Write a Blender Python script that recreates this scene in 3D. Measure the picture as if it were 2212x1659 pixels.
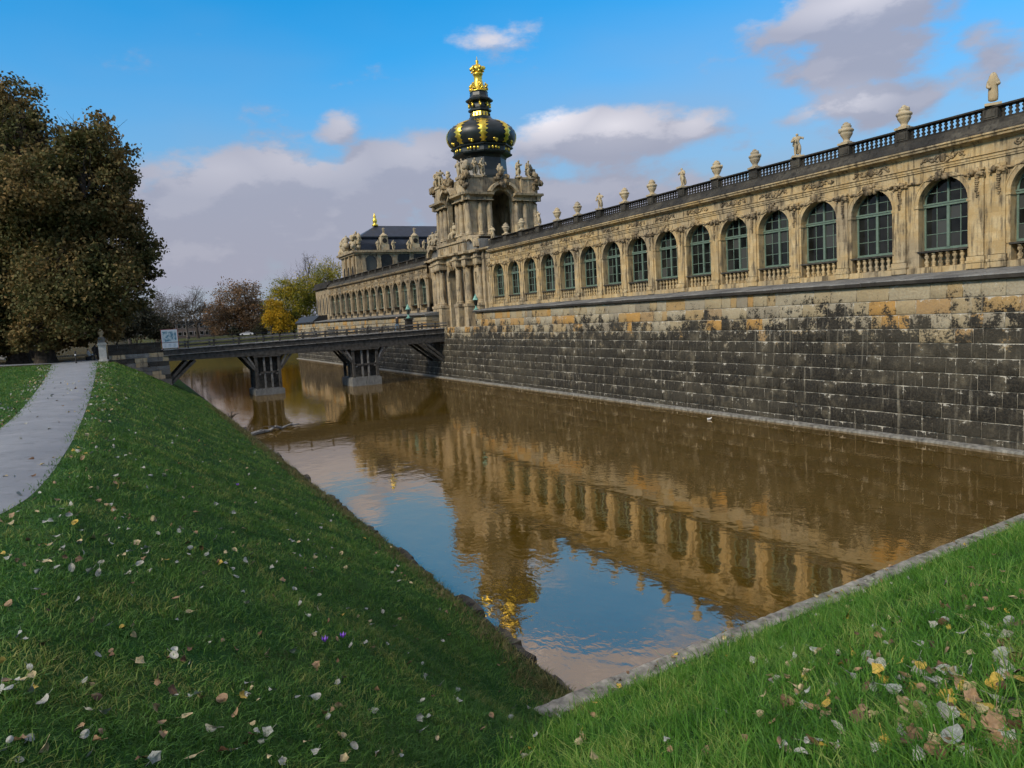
import bpy, math, random
import numpy as np
from mathutils import Vector, Matrix

# ------------------------------------------------------------------ scene / camera
for o in list(bpy.data.objects): bpy.data.objects.remove(o)
scene = bpy.context.scene
COL = scene.collection
PW, PH, FPX = 2212.0, 1659.0, 1600.0        # pixel frame used for all photo measurements
CAMZ = 7.59                                  # eye height above the moat water (z = 0)
def camera_axes(vpx=266.0, vpy=725.0, roll=3.2):
    cx, cy = PW/2, PH/2; r = math.radians(roll)
    d = (vpx-cx)*(-math.sin(r)) + (vpy-cy)*(-math.cos(r))
    p = math.atan(d/FPX)
    up = np.array([-math.sin(r)*math.cos(p), -math.cos(r)*math.cos(p), -math.sin(p)])
    v = np.array([(vpx-cx)/FPX, (vpy-cy)/FPX, 1.0]); v /= np.linalg.norm(v)
    return np.stack([np.cross(v, up), v, up])
AX = camera_axes()
def ray(px, py): return AX @ np.array([(px-PW/2)/FPX, (py-PH/2)/FPX, 1.0])
def at_x(px, py, X): d = ray(px, py); d = d*(X/d[0]); return np.array([d[0], d[1], d[2]+CAMZ])
def at_y(px, py, Y): d = ray(px, py); d = d*(Y/d[1]); return np.array([d[0], d[1], d[2]+CAMZ])
def at_z(px, py, Z): d = ray(px, py); d = d*((Z-CAMZ)/d[2]); return np.array([d[0], d[1], Z])
cam = bpy.data.cameras.new('camera'); camo = bpy.data.objects.new('camera', cam); COL.objects.link(camo)
cam.sensor_width = 36.0; cam.lens = 36.0*FPX/PW; cam.clip_start = 0.1; cam.clip_end = 6000
Rt, Dn, Fw = AX[:, 0], AX[:, 1], AX[:, 2]
camo.matrix_world = Matrix(((Rt[0], -Dn[0], -Fw[0], 0), (Rt[1], -Dn[1], -Fw[1], 0), (Rt[2], -Dn[2], -Fw[2], CAMZ), (0, 0, 0, 1)))
scene.camera = camo
scene.render.resolution_x, scene.render.resolution_y = 1024, 768
scene.view_settings.view_transform = 'Standard'; scene.view_settings.look = 'None'
scene.view_settings.gamma = 1.0; scene.view_settings.use_curve_mapping = False
scene.view_settings.exposure = 0.70
cy = scene.cycles
cy.max_bounces = 4; cy.diffuse_bounces = 2; cy.glossy_bounces = 2; cy.transmission_bounces = 2; cy.transparent_max_bounces = 4
cy.use_adaptive_sampling = True; cy.adaptive_threshold = 0.02; cy.adaptive_min_samples = 16
cy.caustics_reflective = False; cy.caustics_refractive = False

# ------------------------------------------------------------------ node helpers
def nodes_of(nt): nt.nodes.clear(); return nt
def nd(nt, typ, props=None, **ins):
    n = nt.nodes.new(typ)
    for k, v in (props or {}).items(): setattr(n, k, v)
    for k, v in ins.items():
        key = int(k[1:]) if k[0] == 'i' and k[1:].isdigit() else k.replace('_', ' ')
        s = n.inputs[key]
        if isinstance(v, bpy.types.NodeSocket): nt.links.new(v, s)
        else: s.default_value = v
    return n
def mth(nt, op, a, b=0.0, clamp=False): return nd(nt, 'ShaderNodeMath', dict(operation=op, use_clamp=clamp), i0=a, i1=b).outputs[0]
def mixc(nt, f, a, b, mode='MIX'):
    n = nt.nodes.new('ShaderNodeMix'); n.data_type = 'RGBA'; n.blend_type = mode
    for idx, v in ((0, f), (6, a), (7, b)):
        if isinstance(v, bpy.types.NodeSocket): nt.links.new(v, n.inputs[idx])
        else: n.inputs[idx].default_value = v if idx == 0 else (tuple(v)+(1.0,))[:4]
    return n.outputs[2]
def ramp(nt, fac, stops, interp='LINEAR'):
    n = nd(nt, 'ShaderNodeValToRGB', None, i0=fac); cr = n.color_ramp; cr.interpolation = interp
    while len(cr.elements) < len(stops): cr.elements.new(0.5)
    for e, (p, c) in zip(cr.elements, stops):
        e.position = p; e.color = (tuple(c)+(1.0,))[:4] if not isinstance(c, float) else (c, c, c, 1)
    return n.outputs[0]
def sm(nt, v, a, b): return nd(nt, 'ShaderNodeMapRange', dict(interpolation_type='SMOOTHSTEP'), i0=v, i1=a, i2=b, i3=0.0, i4=1.0).outputs[0]
def noise(nt, vec, scale, detail=3.0, rough=0.55, dist=0.0, out=0):
    return nd(nt, 'ShaderNodeTexNoise', None, Vector=vec, Scale=scale, Detail=detail, Roughness=rough, Distortion=dist).outputs[out]
def scaled(nt, vec, s): return nd(nt, 'ShaderNodeVectorMath', dict(operation='MULTIPLY'), i0=vec, i1=s).outputs[0]

# ------------------------------------------------------------------ sky and sun
SUN_AZ, SUN_EL = math.radians(-106), math.radians(34)      # azimuth from +Y (canal axis) toward +X
world = bpy.data.worlds.new('World'); scene.world = world; world.use_nodes = True
world.cycles.sampling_method = 'MANUAL'; world.cycles.sample_map_resolution = 256
def make_world():
    nt = world.node_tree; nt.nodes.clear()
    out = nt.nodes.new('ShaderNodeOutputWorld'); bg = nt.nodes.new('ShaderNodeBackground')
    sky = nt.nodes.new('ShaderNodeTexSky'); sky.sky_type = 'NISHITA'; sky.sun_disc = False
    sky.sun_elevation = SUN_EL; sky.sun_rotation = SUN_AZ
    sky.air_density = 1.0; sky.dust_density = 0.6; sky.ozone_density = 2.0
    d = nd(nt, 'ShaderNodeTexCoord').outputs['Generated']
    sep = nd(nt, 'ShaderNodeSeparateXYZ', None, i0=d)
    x, y, z = sep.outputs
    az = nd(nt, 'ShaderNodeMath', dict(operation='ARCTAN2'), i0=x, i1=y).outputs[0]
    el = nd(nt, 'ShaderNodeMath', dict(operation='ARCSINE'), i0=z).outputs[0]
    base = mixc(nt, 1.0, sky.outputs[0], (0.07, 0.88, 1.24), 'MULTIPLY')
    # thin mauve haze toward the horizon
    wob = noise(nt, scaled(nt, d, (1.0, 1.0, 3.0)), 2.2, 3.0)
    elw = mth(nt, 'ADD', el, mth(nt, 'MULTIPLY', mth(nt, 'SUBTRACT', wob, 0.5), 0.20))
    hz = mth(nt, 'SUBTRACT', 1.0, sm(nt, elw, 0.02, 0.43))
    col = mixc(nt, mth(nt, 'MULTIPLY', hz, 0.96), base, (2.15, 2.3, 2.7))
    # clouds: broken cover, thickened out of view to brighten the shaded slope, plus the banks seen from here; the density is read
    # twice, here and a little nearer the sun, so that upper edges catch the light
    def azel(px, py):
        v = ray(px, py); v = v/np.linalg.norm(v); return math.atan2(v[0], v[1]), math.asin(v[2])
    def field(L, az, el):
        acc = None
        for (px, py, rx, ry, w) in L:
            a0, e0 = azel(px, py); raz = abs(azel(px+rx, py)[0]-a0); rel = abs(azel(px, py-ry)[1]-e0)
            a = mth(nt, 'DIVIDE', mth(nt, 'SUBTRACT', az, a0), raz); e = mth(nt, 'DIVIDE', mth(nt, 'SUBTRACT', el, e0), rel)
            r2 = mth(nt, 'ADD', mth(nt, 'MULTIPLY', a, a), mth(nt, 'MULTIPLY', e, e))
            q = mth(nt, 'MULTIPLY', mth(nt, 'SUBTRACT', 1.0, mth(nt, 'SQRT', r2), True), w)
            acc = q if acc is None else mth(nt, 'MAXIMUM', acc, q)
        return acc
    away = sm(nt, nd(nt, 'ShaderNodeMath', dict(operation='ABSOLUTE'), i0=mth(nt, 'SUBTRACT', az, 0.48)).outputs[0], 0.75, 1.3)
    away = mth(nt, 'MAXIMUM', away, mth(nt, 'MULTIPLY', sm(nt, el, 0.385, 0.46), 1.75))
    def density(daz, de):
        a_ = mth(nt, 'ADD', az, daz); e_ = mth(nt, 'ADD', el, de)
        v = nd(nt, 'ShaderNodeCombineXYZ', None, i0=mth(nt, 'MULTIPLY', a_, 3.0), i1=mth(nt, 'MULTIPLY', e_, 6.0), i2=0.37).outputs[0]
        n1 = noise(nt, v, 2.6, 6.0, 0.60); n2 = noise(nt, v, 0.8, 2.0)
        nn = mth(nt, 'ADD', mth(nt, 'MULTIPLY', mth(nt, 'SUBTRACT', n1, 0.5), 1.9), mth(nt, 'MULTIPLY', mth(nt, 'SUBTRACT', n2, 0.5), 0.7))
        body = mth(nt, 'MAXIMUM', field(CLOUDS, a_, e_), mth(nt, 'MULTIPLY', away, 0.40))
        return mth(nt, 'ADD', mth(nt, 'MINIMUM', body, 0.8), nn)
    d0 = density(0.0, 0.0); d1 = density(-0.012, 0.022)
    cov = sm(nt, d0, 0.20, 0.62)
    edge = sm(nt, mth(nt, 'SUBTRACT', d0, d1), -0.02, 0.30)
    glow = mth(nt, 'MAXIMUM', field(CLOUD_TOPS, az, el), mth(nt, 'MULTIPLY', away, 0.45))
    lt = mth(nt, 'MULTIPLY', mth(nt, 'ADD', mth(nt, 'MULTIPLY', edge, 0.65), 0.35), mth(nt, 'ADD', mth(nt, 'MULTIPLY', glow, 0.95), 0.13), True)
    ccol = mixc(nt, lt, (1.95, 2.0, 2.55), (5.7, 5.35, 5.5))
    col = mixc(nt, mth(nt, 'MULTIPLY', cov, 0.9), col, ccol)
    nt.links.new(col, bg.inputs[0]); bg.inputs[1].default_value = SKY_STRENGTH
    nt.links.new(bg.outputs[0], out.inputs[0])
SKY_STRENGTH = 0.108
CLOUDS = [(1050, 90, 210, 62, .70), (1300, 300, 300, 110, 1.3), (1490, 280, 150, 70, .8), (738, 275, 75, 70, .62), (1850, 20, 360, 120, 1.2), (1850, 130, 270, 110, 1.1), (1880, 225, 250, 90, 1.0), (2150, 150, 220, 170, .6),
          (560, 440, 380, 140, 1.5), (420, 420, 190, 90, 1.0), (900, 400, 300, 140, 1.2), (1350, 440, 520, 160, 1.1), (700, 560, 620, 190, 1.2)]
CLOUD_TOPS = [(1180, 255, 170, 75, .95), (1330, 270, 190, 70, .6), (1060, 85, 240, 75, .55), (1500, 265, 130, 60, .4), (740, 262, 80, 70, .28), (1640, 15, 150, 60, .55), (1850, 0, 280, 60, .5), (1810, 215, 160, 60, .5), (480, 365, 200, 70, .20), (650, 345, 200, 70, .26), (900, 328, 140, 60, .2)]
make_world()
sun = bpy.data.lights.new('sun', 'SUN'); sun.energy = 2.1; sun.angle = math.radians(12.0); sun.color = (1.0, 0.89, 0.73)
suno = bpy.data.objects.new('sun', sun); COL.objects.link(suno)
sdir = Vector((math.sin(SUN_AZ)*math.cos(SUN_EL), math.cos(SUN_AZ)*math.cos(SUN_EL), math.sin(SUN_EL)))
suno.rotation_euler = sdir.to_track_quat('Z', 'Y').to_euler()
suno.location = (-60, -20, 60)

# ------------------------------------------------------------------ materials
def new_mat(name):
    m = bpy.data.materials.new(name); m.use_nodes = True; nt = m.node_tree; nt.nodes.clear()
    out = nt.nodes.new('ShaderNodeOutputMaterial'); b = nt.nodes.new('ShaderNodeBsdfPrincipled')
    nt.links.new(b.outputs[0], out.inputs[0]); return m, nt, b
def setp(nt, b, **kw):
    for k, v in kw.items():
        s = b.inputs[k.replace('_', ' ')]
        if isinstance(v, bpy.types.NodeSocket): nt.links.new(v, s)
        elif isinstance(v, tuple) and len(v) == 3: s.default_value = v+(1.0,)
        else: s.default_value = v
def bump(nt, b, h, strength=0.3, dist=0.05):
    n = nd(nt, 'ShaderNodeBump', None, Strength=strength, Distance=dist, Height=h); nt.links.new(n.outputs[0], b.inputs['Normal'])
def pos(nt): return nd(nt, 'ShaderNodeNewGeometry').outputs['Position']
def plain(name, color, rough=0.6, metal=0.0, var=0.25, scale=6.0, spec=0.5):
    m, nt, b = new_mat(name); p = pos(nt)
    n = noise(nt, p, scale, 3.0)
    dk = tuple(c*(1-var) for c in color); lt = tuple(min(1, c*(1+var)) for c in color)
    setp(nt, b, Base_Color=ramp(nt, n, [(0.3, dk), (0.7, lt)]), Roughness=rough, Metallic=metal)
    b.inputs['Specular IOR Level'].default_value = spec
    bump(nt, b, n, 0.25, 0.03); return m
def sandstone(name, warm, pale, grey, soot, soot_amt, brick=True):
    m, nt, b = new_mat(name); p = pos(nt)
    big = noise(nt, p, 0.35, 2.0); mid = noise(nt, p, 1.7, 4.0, 0.6); fine = noise(nt, p, 14.0, 2.0, 0.65)
    c = mixc(nt, sm(nt, mid, 0.34, 0.66), warm, pale)
    c = mixc(nt, sm(nt, big, 0.44, 0.68), c, grey)
    if brick:
        sp = nd(nt, 'ShaderNodeSeparateXYZ', None, i0=p)
        uv = nd(nt, 'ShaderNodeCombineXYZ', None, i0=mth(nt, 'ADD', sp.outputs[1], sp.outputs[0]), i1=sp.outputs[2]).outputs[0]
        bt = nd(nt, 'ShaderNodeTexBrick', dict(offset=0.37, offset_frequency=3), Vector=uv, Color1=(0.78, 0.75, 0.72, 1), Color2=(1.1, 1.08, 1.05, 1), Mortar=(0.72, 0.7, 0.68, 1),
                Scale=1.0, Mortar_Size=0.008, Brick_Width=0.83, Row_Height=0.47).outputs[0]
        c = mixc(nt, 0.75, c, bt, 'MULTIPLY')
    drip = noise(nt, scaled(nt, p, (2.6, 2.6, 0.32)), 1.6, 4.0, 0.62)
    s = mth(nt, 'ADD', mth(nt, 'MULTIPLY', drip, 0.65), mth(nt, 'MULTIPLY', mid, 0.35))
    s = sm(nt, s, 0.68-soot_amt*0.28, 0.86-soot_amt*0.28)
    c = mixc(nt, mth(nt, 'MULTIPLY', s, 0.88), c, soot)
    c = mixc(nt, mth(nt, 'MULTIPLY', sm(nt, fine, 0.3, 0.8), 0.25), c, tuple(v*0.45 for v in warm))
    setp(nt, b, Base_Color=c, Roughness=0.9); b.inputs['Specular IOR Level'].default_value = 0.2
    bump(nt, b, mth(nt, 'ADD', fine, mid), 0.45, 0.03); return m
MAT = {}
MAT['stone'] = sandstone('sandstone_warm', (0.46, 0.335, 0.165), (0.56, 0.45, 0.27), (0.36, 0.30, 0.205), (0.06, 0.048, 0.036), 0.78)
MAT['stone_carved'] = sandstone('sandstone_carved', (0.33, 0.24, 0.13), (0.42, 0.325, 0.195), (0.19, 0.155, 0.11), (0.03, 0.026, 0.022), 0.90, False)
MAT['stone_gate'] = sandstone('sandstone_gate', (0.42, 0.335, 0.205), (0.52, 0.435, 0.305), (0.30, 0.255, 0.19), (0.06, 0.052, 0.043), 0.74)
MAT['stone_far'] = sandstone('sandstone_far', (0.34, 0.27, 0.17), (0.42, 0.345, 0.235), (0.24, 0.21, 0.16), (0.05, 0.046, 0.04), 0.76)
MAT['statue'] = sandstone('statue_stone', (0.42, 0.33, 0.2), (0.52, 0.44, 0.3), (0.34, 0.29, 0.21), (0.07, 0.06, 0.05), 0.55, False)
MAT['soot'] = sandstone('soot_stone', (0.032, 0.029, 0.025), (0.055, 0.05, 0.043), (0.022, 0.021, 0.02), (0.012, 0.012, 0.012), 0.5, False)
MAT['soot_band'] = sandstone('soot_band_stone', (0.05, 0.046, 0.04), (0.10, 0.092, 0.075), (0.035, 0.034, 0.032), (0.014, 0.014, 0.014), 0.7, False)
MAT['slab'] = sandstone('coping_stone', (0.16, 0.158, 0.15), (0.235, 0.235, 0.225), (0.10, 0.10, 0.10), (0.05, 0.05, 0.05), 0.6, False)
MAT['white_stone'] = plain('pale_stone', (0.52, 0.50, 0.45), 0.85, 0, 0.2, 4.0)
MAT['concrete'] = plain('kerb_concrete', (0.19, 0.185, 0.165), 0.9, 0, 0.65, 4.0)
MAT['mortar'] = plain('mortar', (0.33, 0.305, 0.25), 0.95, 0, 0.6, 1.3)
MAT['frame'] = plain('window_green_paint', (0.12, 0.175, 0.135), 0.45, 0, 0.15)
MAT['copper'] = plain('dark_copper', (0.012, 0.018, 0.019), 0.42, 0.0, 0.5, 1.2)
MAT['copper_green'] = plain('green_copper', (0.05, 0.085, 0.075), 0.55, 0.0, 0.4, 1.2)
MAT['verdigris'] = plain('verdigris', (0.20, 0.42, 0.36), 0.6, 0.0, 0.3, 3.0)
MAT['gold'] = plain('gilding', (0.92, 0.60, 0.09), 0.32, 0.85, 0.3, 2.5)
MAT['slate'] = plain('blue_slate', (0.018, 0.026, 0.042), 0.5, 0.0, 0.3, 1.0)
MAT['wood'] = plain('weathered_dark_wood', (0.062, 0.058, 0.053), 0.85, 0.0, 0.5, 3.0, 0.2)
MAT['wood_grey'] = plain('weathered_grey_wood', (0.16, 0.155, 0.148), 0.85, 0.0, 0.4, 3.0, 0.2)
MAT['wood_pale'] = plain('bleached_wood', (0.24, 0.235, 0.225), 0.85, 0.0, 0.5, 3.0, 0.2)
MAT['iron'] = plain('dark_iron', (0.015, 0.016, 0.017), 0.6)
MAT['dark'] = plain('dark_interior', (0.012, 0.011, 0.010), 0.9, 0, 0.2)
MAT['bark'] = plain('bark', (0.055, 0.045, 0.036), 0.95, 0.0, 0.5, 4.0, 0.1)
MAT['bark_pale'] = plain('bark_pale', (0.10, 0.088, 0.078), 0.95, 0.0, 0.4, 4.0, 0.1)
MAT['rubber'] = plain('rubber', (0.02, 0.02, 0.02), 0.8)
MAT['car_white'] = plain('white_car_paint', (0.7, 0.7, 0.72), 0.25, 0.0, 0.03)
MAT['car_dark'] = plain('dark_car_paint', (0.03, 0.035, 0.05), 0.25, 0.0, 0.1)
MAT['panel_white'] = plain('white_panel', (0.72, 0.74, 0.76), 0.5, 0, 0.05)
MAT['red_edge'] = plain('red_panel_edge', (0.45, 0.06, 0.04), 0.5)
MAT['brick_far'] = plain('far_brick', (0.11, 0.085, 0.075), 0.9, 0, 0.3, 0.5)
MAT['render_far'] = plain('far_render', (0.30, 0.28, 0.26), 0.9, 0, 0.2, 0.5)
def glass_mat():
    m, nt, b = new_mat('window_glass'); p = pos(nt)
    n = noise(nt, p, 0.9, 2.0)
    oi = nd(nt, 'ShaderNodeObjectInfo').outputs['Random']
    c = mixc(nt, sm(nt, oi, 0.62, 1.0), ramp(nt, n, [(0.35, (0.004, 0.005, 0.005)), (0.7, (0.018, 0.02, 0.019))]), (0.060, 0.064, 0.060))  # some panes paler in base colour, imitating reflections and blinds
    setp(nt, b, Base_Color=c, Roughness=0.08)
    b.inputs['Specular IOR Level'].default_value = 0.28
    bump(nt, b, noise(nt, p, 2.2, 1.0), 0.06, 0.05); return m
MAT['glass'] = glass_mat()
MAT['curtain'] = plain('curtain', (0.16, 0.145, 0.115), 0.9)
def block_mat():
    m, nt, b = new_mat('wall_block_stone'); p = pos(nt)
    rnd = nd(nt, 'ShaderNodeAttribute', dict(attribute_name='rnd')).outputs['Fac']
    edge = nd(nt, 'ShaderNodeAttribute', dict(attribute_name='edge')).outputs['Fac']
    z = nd(nt, 'ShaderNodeSeparateXYZ', None, i0=p).outputs[2]
    mid = noise(nt, p, 1.5, 4.0, 0.62); fine = noise(nt, p, 9.0, 4.0, 0.68); big = noise(nt, scaled(nt, p, (1, 0.55, 1)), 0.28, 2.0)
    r2 = mth(nt, 'FRACT', mth(nt, 'MULTIPLY', rnd, 7.31))
    r3 = mth(nt, 'FRACT', mth(nt, 'MULTIPLY', rnd, 23.7))
    # clean stone colour of each block: ochre, tan, grey
    clean = ramp(nt, r2, [(0.0, (0.38, 0.25, 0.10)), (0.18, (0.36, 0.295, 0.18)), (0.5, (0.38, 0.335, 0.24)), (0.78, (0.25, 0.22, 0.165)), (0.9, (0.44, 0.25, 0.07))])
    clean = mixc(nt, mth(nt, 'MULTIPLY', sm(nt, fine, 0.35, 0.75), 0.45), clean, (0.16, 0.13, 0.09))
    black = mixc(nt, sm(nt, fine, 0.35, 0.72), (0.009, 0.0088, 0.008), (0.050, 0.044, 0.033))
    black = mixc(nt, mth(nt, 'MULTIPLY', sm(nt, big, 0.42, 0.66), 0.6), black, (0.062, 0.055, 0.040))
    black = mixc(nt, mth(nt, 'MULTIPLY', sm(nt, r2, 0.55, 1.0), 0.55), black, mixc(nt, sm(nt, mid, 0.35, 0.65), (0.02, 0.019, 0.016), (0.115, 0.10, 0.07)))
    black = mixc(nt, mth(nt, 'MULTIPLY', sm(nt, mid, 0.53, 0.68), 0.5), black, (0.125, 0.108, 0.075))
    # crust: the older lower courses are black, the upper ones patchy
    t = mth(nt, 'ADD', mth(nt, 'MULTIPLY', mth(nt, 'SUBTRACT', z, 5.95), 0.46), mth(nt, 'MULTIPLY', mth(nt, 'SUBTRACT', r3, 0.5), 0.55))
    t = mth(nt, 'ADD', t, mth(nt, 'MULTIPLY', mth(nt, 'SUBTRACT', mid, 0.5), 2.8))
    t = mth(nt, 'ADD', t, mth(nt, 'MULTIPLY', mth(nt, 'SUBTRACT', fine, 0.5), 2.2))
    t = mth(nt, 'ADD', t, mth(nt, 'MULTIPLY', mth(nt, 'SUBTRACT', big, 0.5), 1.8))
    c = mixc(nt, sm(nt, t, -0.12, 0.36), black, clean)
    # vertical lime runs and white salt crust near the joints
    run = noise(nt, scaled(nt, p, (3.0, 3.0, 0.16)), 1.5, 5.0, 0.65)
    c = mixc(nt, mth(nt, 'MULTIPLY', sm(nt, run, 0.56, 0.74), 0.45), c, (0.34, 0.31, 0.24))
    salt = noise(nt, scaled(nt, p, (1.0, 0.55, 1.0)), 6.0, 4.0, 0.72)
    fl = mth(nt, 'ADD', mth(nt, 'MULTIPLY', edge, 0.20), mth(nt, 'ADD', mth(nt, 'MULTIPLY', salt, 0.62), mth(nt, 'MULTIPLY', mid, 0.38)))
    c = mixc(nt, mth(nt, 'MULTIPLY', sm(nt, fl, 0.665, 0.73), 0.85), c, (0.50, 0.48, 0.42))
    setp(nt, b, Base_Color=c, Roughness=0.85); b.inputs['Specular IOR Level'].default_value = 0.3
    bump(nt, b, mth(nt, 'ADD', mth(nt, 'MULTIPLY', mid, 1.5), fine), 0.8, 0.06); return m
MAT['block'] = block_mat()
def water_mat():
    m, nt, b = new_mat('moat_water'); p = pos(nt)
    a = noise(nt, scaled(nt, p, (1.0, 1.0, 1.0)), 1.15, 2.0, 0.5, 0.3)
    f = noise(nt, scaled(nt, p, (1.3, 0.8, 1.0)), 4.2, 2.0, 0.5, 0.4)
    patch = sm(nt, noise(nt, p, 0.16, 3.0, 0.5), 0.40, 0.64)
    h = mth(nt, 'ADD', mth(nt, 'MULTIPLY', a, 0.9), mth(nt, 'MULTIPLY', f, mth(nt, 'ADD', mth(nt, 'MULTIPLY', patch, 0.42), 0.05)))
    mur = noise(nt, p, 0.25, 3.0)
    setp(nt, b, Base_Color=ramp(nt, mur, [(0.3, (0.082, 0.051, 0.007)), (0.7, (0.108, 0.068, 0.011))]), Roughness=0.6)
    b.inputs['Specular IOR Level'].default_value = 0.0
    bn = nd(nt, 'ShaderNodeBump', None, Strength=0.13, Distance=0.06, Height=h).outputs[0]
    lw = nd(nt, 'ShaderNodeLayerWeight', None, Blend=0.42, Normal=bn).outputs['Fresnel']
    gl = nd(nt, 'ShaderNodeBsdfGlossy', None, Color=(1.0, 0.85, 0.70, 1), Roughness=0.035, Normal=bn).outputs[0]
    fac = mth(nt, 'ADD', mth(nt, 'MULTIPLY', lw, 0.62), 0.30, True)
    mx = nd(nt, 'ShaderNodeMixShader', None, i0=fac, i1=b.outputs[0], i2=gl).outputs[0]
    nt.links.new(mx, nt.nodes['Material Output'].inputs[0]); return m
MAT['water'] = water_mat()
def ground_mat():
    m, nt, b = new_mat('turf'); p = pos(nt)
    n = noise(nt, p, 0.7, 3.0); f = noise(nt, p, 18.0, 2.0, 0.7); v = noise(nt, p, 2.4, 3.0, 0.6)
    c = mixc(nt, sm(nt, n, 0.35, 0.68), (0.022, 0.078, 0.017), (0.050, 0.105, 0.022))
    c = mixc(nt, mth(nt, 'MULTIPLY', sm(nt, f, 0.38, 0.75), 0.65), c, (0.011, 0.035, 0.010))
    c = mixc(nt, mth(nt, 'MULTIPLY', sm(nt, v, 0.52, 0.74), 0.5), c, (0.055, 0.058, 0.018))
    # bare soil under the big trees and in the far park, mud at the waterline
    x, y, z = nd(nt, 'ShaderNodeSeparateXYZ', None, i0=p).outputs
    soil = sm(nt, mth(nt, 'ADD', y, mth(nt, 'MULTIPLY', n, 6.0)), 84.0, 92.0)
    soil = mth(nt, 'MAXIMUM', mth(nt, 'MULTIPLY', soil, mth(nt, 'SUBTRACT', 1.0, sm(nt, x, 0.0, 6.0))), mth(nt, 'MULTIPLY', sm(nt, y, 200.0, 240.0), 0.75))
    c = mixc(nt, mth(nt, 'MULTIPLY', soil, 0.9), c, mixc(nt, sm(nt, v, 0.4, 0.65), (0.05, 0.04, 0.024), (0.085, 0.06, 0.03)))
    mud = mth(nt, 'SUBTRACT', 1.0, sm(nt, mth(nt, 'ADD', z, mth(nt, 'MULTIPLY', v, 0.4)), 0.22, 0.46))
    c = mixc(nt, mth(nt, 'MULTIPLY', mud, 0.85), c, (0.035, 0.03, 0.02))
    setp(nt, b, Base_Color=c, Roughness=0.95); b.inputs['Specular IOR Level'].default_value = 0.1
    bump(nt, b, mth(nt, 'ADD', f, v), 0.9, 0.08); return m
MAT['turf'] = ground_mat()
def path_mat():
    m, nt, b = new_mat('path_gravel'); p = pos(nt)
    f = noise(nt, p, 55.0, 4.0, 0.8); n = noise(nt, p, 0.8, 5.0); g = noise(nt, p, 4.0, 5.0, 0.6)
    c = mixc(nt, sm(nt, n, 0.3, 0.7), (0.195, 0.212, 0.238), (0.245, 0.262, 0.287))
    c = mixc(nt, mth(nt, 'MULTIPLY', sm(nt, f, 0.5, 0.75), 0.35), c, (0.09, 0.10, 0.12))
    c = mixc(nt, mth(nt, 'MULTIPLY', sm(nt, g, 0.52, 0.74), 0.45), c, (0.095, 0.10, 0.11))
    c = mixc(nt, mth(nt, 'MULTIPLY', sm(nt, noise(nt, p, 1.6, 5.0, 0.65), 0.56, 0.72), 0.4), c, (0.30, 0.31, 0.33))
    setp(nt, b, Base_Color=c, Roughness=0.9); b.inputs['Specular IOR Level'].default_value = 0.2
    bump(nt, b, f, 0.4, 0.02); return m
MAT['path'] = path_mat()
def leaf_mat(name, stops, trans=0.25, nscale=0.22, nw=0.5):
    m, nt, b = new_mat(name); p = pos(nt)
    r = nd(nt, 'ShaderNodeAttribute', dict(attribute_name='rnd')).outputs['Fac']
    n = noise(nt, p, nscale, 3.0)
    f = mth(nt, 'ADD', mth(nt, 'MULTIPLY', r, 1-nw), mth(nt, 'MULTIPLY', sm(nt, n, 0.3, 0.7), nw))
    setp(nt, b, Base_Color=ramp(nt, f, stops), Roughness=0.7); b.inputs['Specular IOR Level'].default_value = 0.2
    tr = nd(nt, 'ShaderNodeBsdfTranslucent', None, Color=ramp(nt, f, stops)).outputs[0]
    mx = nd(nt, 'ShaderNodeMixShader', None, i0=trans, i1=b.outputs[0], i2=tr).outputs[0]
    nt.links.new(mx, nt.nodes['Material Output'].inputs[0]); return m
MAT['leaf_plane'] = leaf_mat('plane_tree_leaves', [(0.1, (0.058, 0.070, 0.022)), (0.4, (0.105, 0.100, 0.036)), (0.62, (0.155, 0.120, 0.046)), (0.9, (0.25, 0.165, 0.062))])
MAT['leaf_rust'] = leaf_mat('rusty_leaves', [(0.1, (0.095, 0.075, 0.05)), (0.5, (0.18, 0.12, 0.07)), (0.9, (0.30, 0.155, 0.065))])
MAT['leaf_yellow'] = leaf_mat('yellow_leaves', [(0.1, (0.085, 0.105, 0.018)), (0.5, (0.19, 0.19, 0.025)), (0.95, (0.46, 0.33, 0.025))], 0.3, 0.18, 0.6)
MAT['leaf_gold'] = leaf_mat('golden_leaves', [(0.1, (0.20, 0.15, 0.015)), (0.5, (0.50, 0.32, 0.02)), (0.9, (0.70, 0.42, 0.03))], 0.3, 0.18, 0.4)
MAT['leaf_shrub'] = leaf_mat('shrub_leaves', [(0.1, (0.022, 0.026, 0.016)), (0.6, (0.045, 0.046, 0.028)), (0.9, (0.07, 0.06, 0.035))])
MAT['leaf_grey'] = leaf_mat('withered_leaves', [(0.1, (0.06, 0.055, 0.045)), (0.6, (0.10, 0.085, 0.065)), (0.9, (0.15, 0.11, 0.07))])
def grass_mat(name, lo, hi, dry):
    m, nt, b = new_mat(name)
    r = nd(nt, 'ShaderNodeAttribute', dict(attribute_name='rnd')).outputs['Fac']
    n = sm(nt, noise(nt, pos(nt), 0.9, 4.0, 0.6), 0.3, 0.7)
    f = mth(nt, 'ADD', mth(nt, 'MULTIPLY', r, 0.5), mth(nt, 'MULTIPLY', n, 0.45))
    c = ramp(nt, f, [(0.12, lo), (0.55, hi), (0.82, dry)])
    setp(nt, b, Base_Color=c, Roughness=0.55); b.inputs['Specular IOR Level'].default_value = 0.3
    tr = nd(nt, 'ShaderNodeBsdfTranslucent', None, Color=c).outputs[0]
    mx = nd(nt, 'ShaderNodeMixShader', None, i0=0.3, i1=b.outputs[0], i2=tr).outputs[0]
    nt.links.new(mx, nt.nodes['Material Output'].inputs[0]); return m
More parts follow.
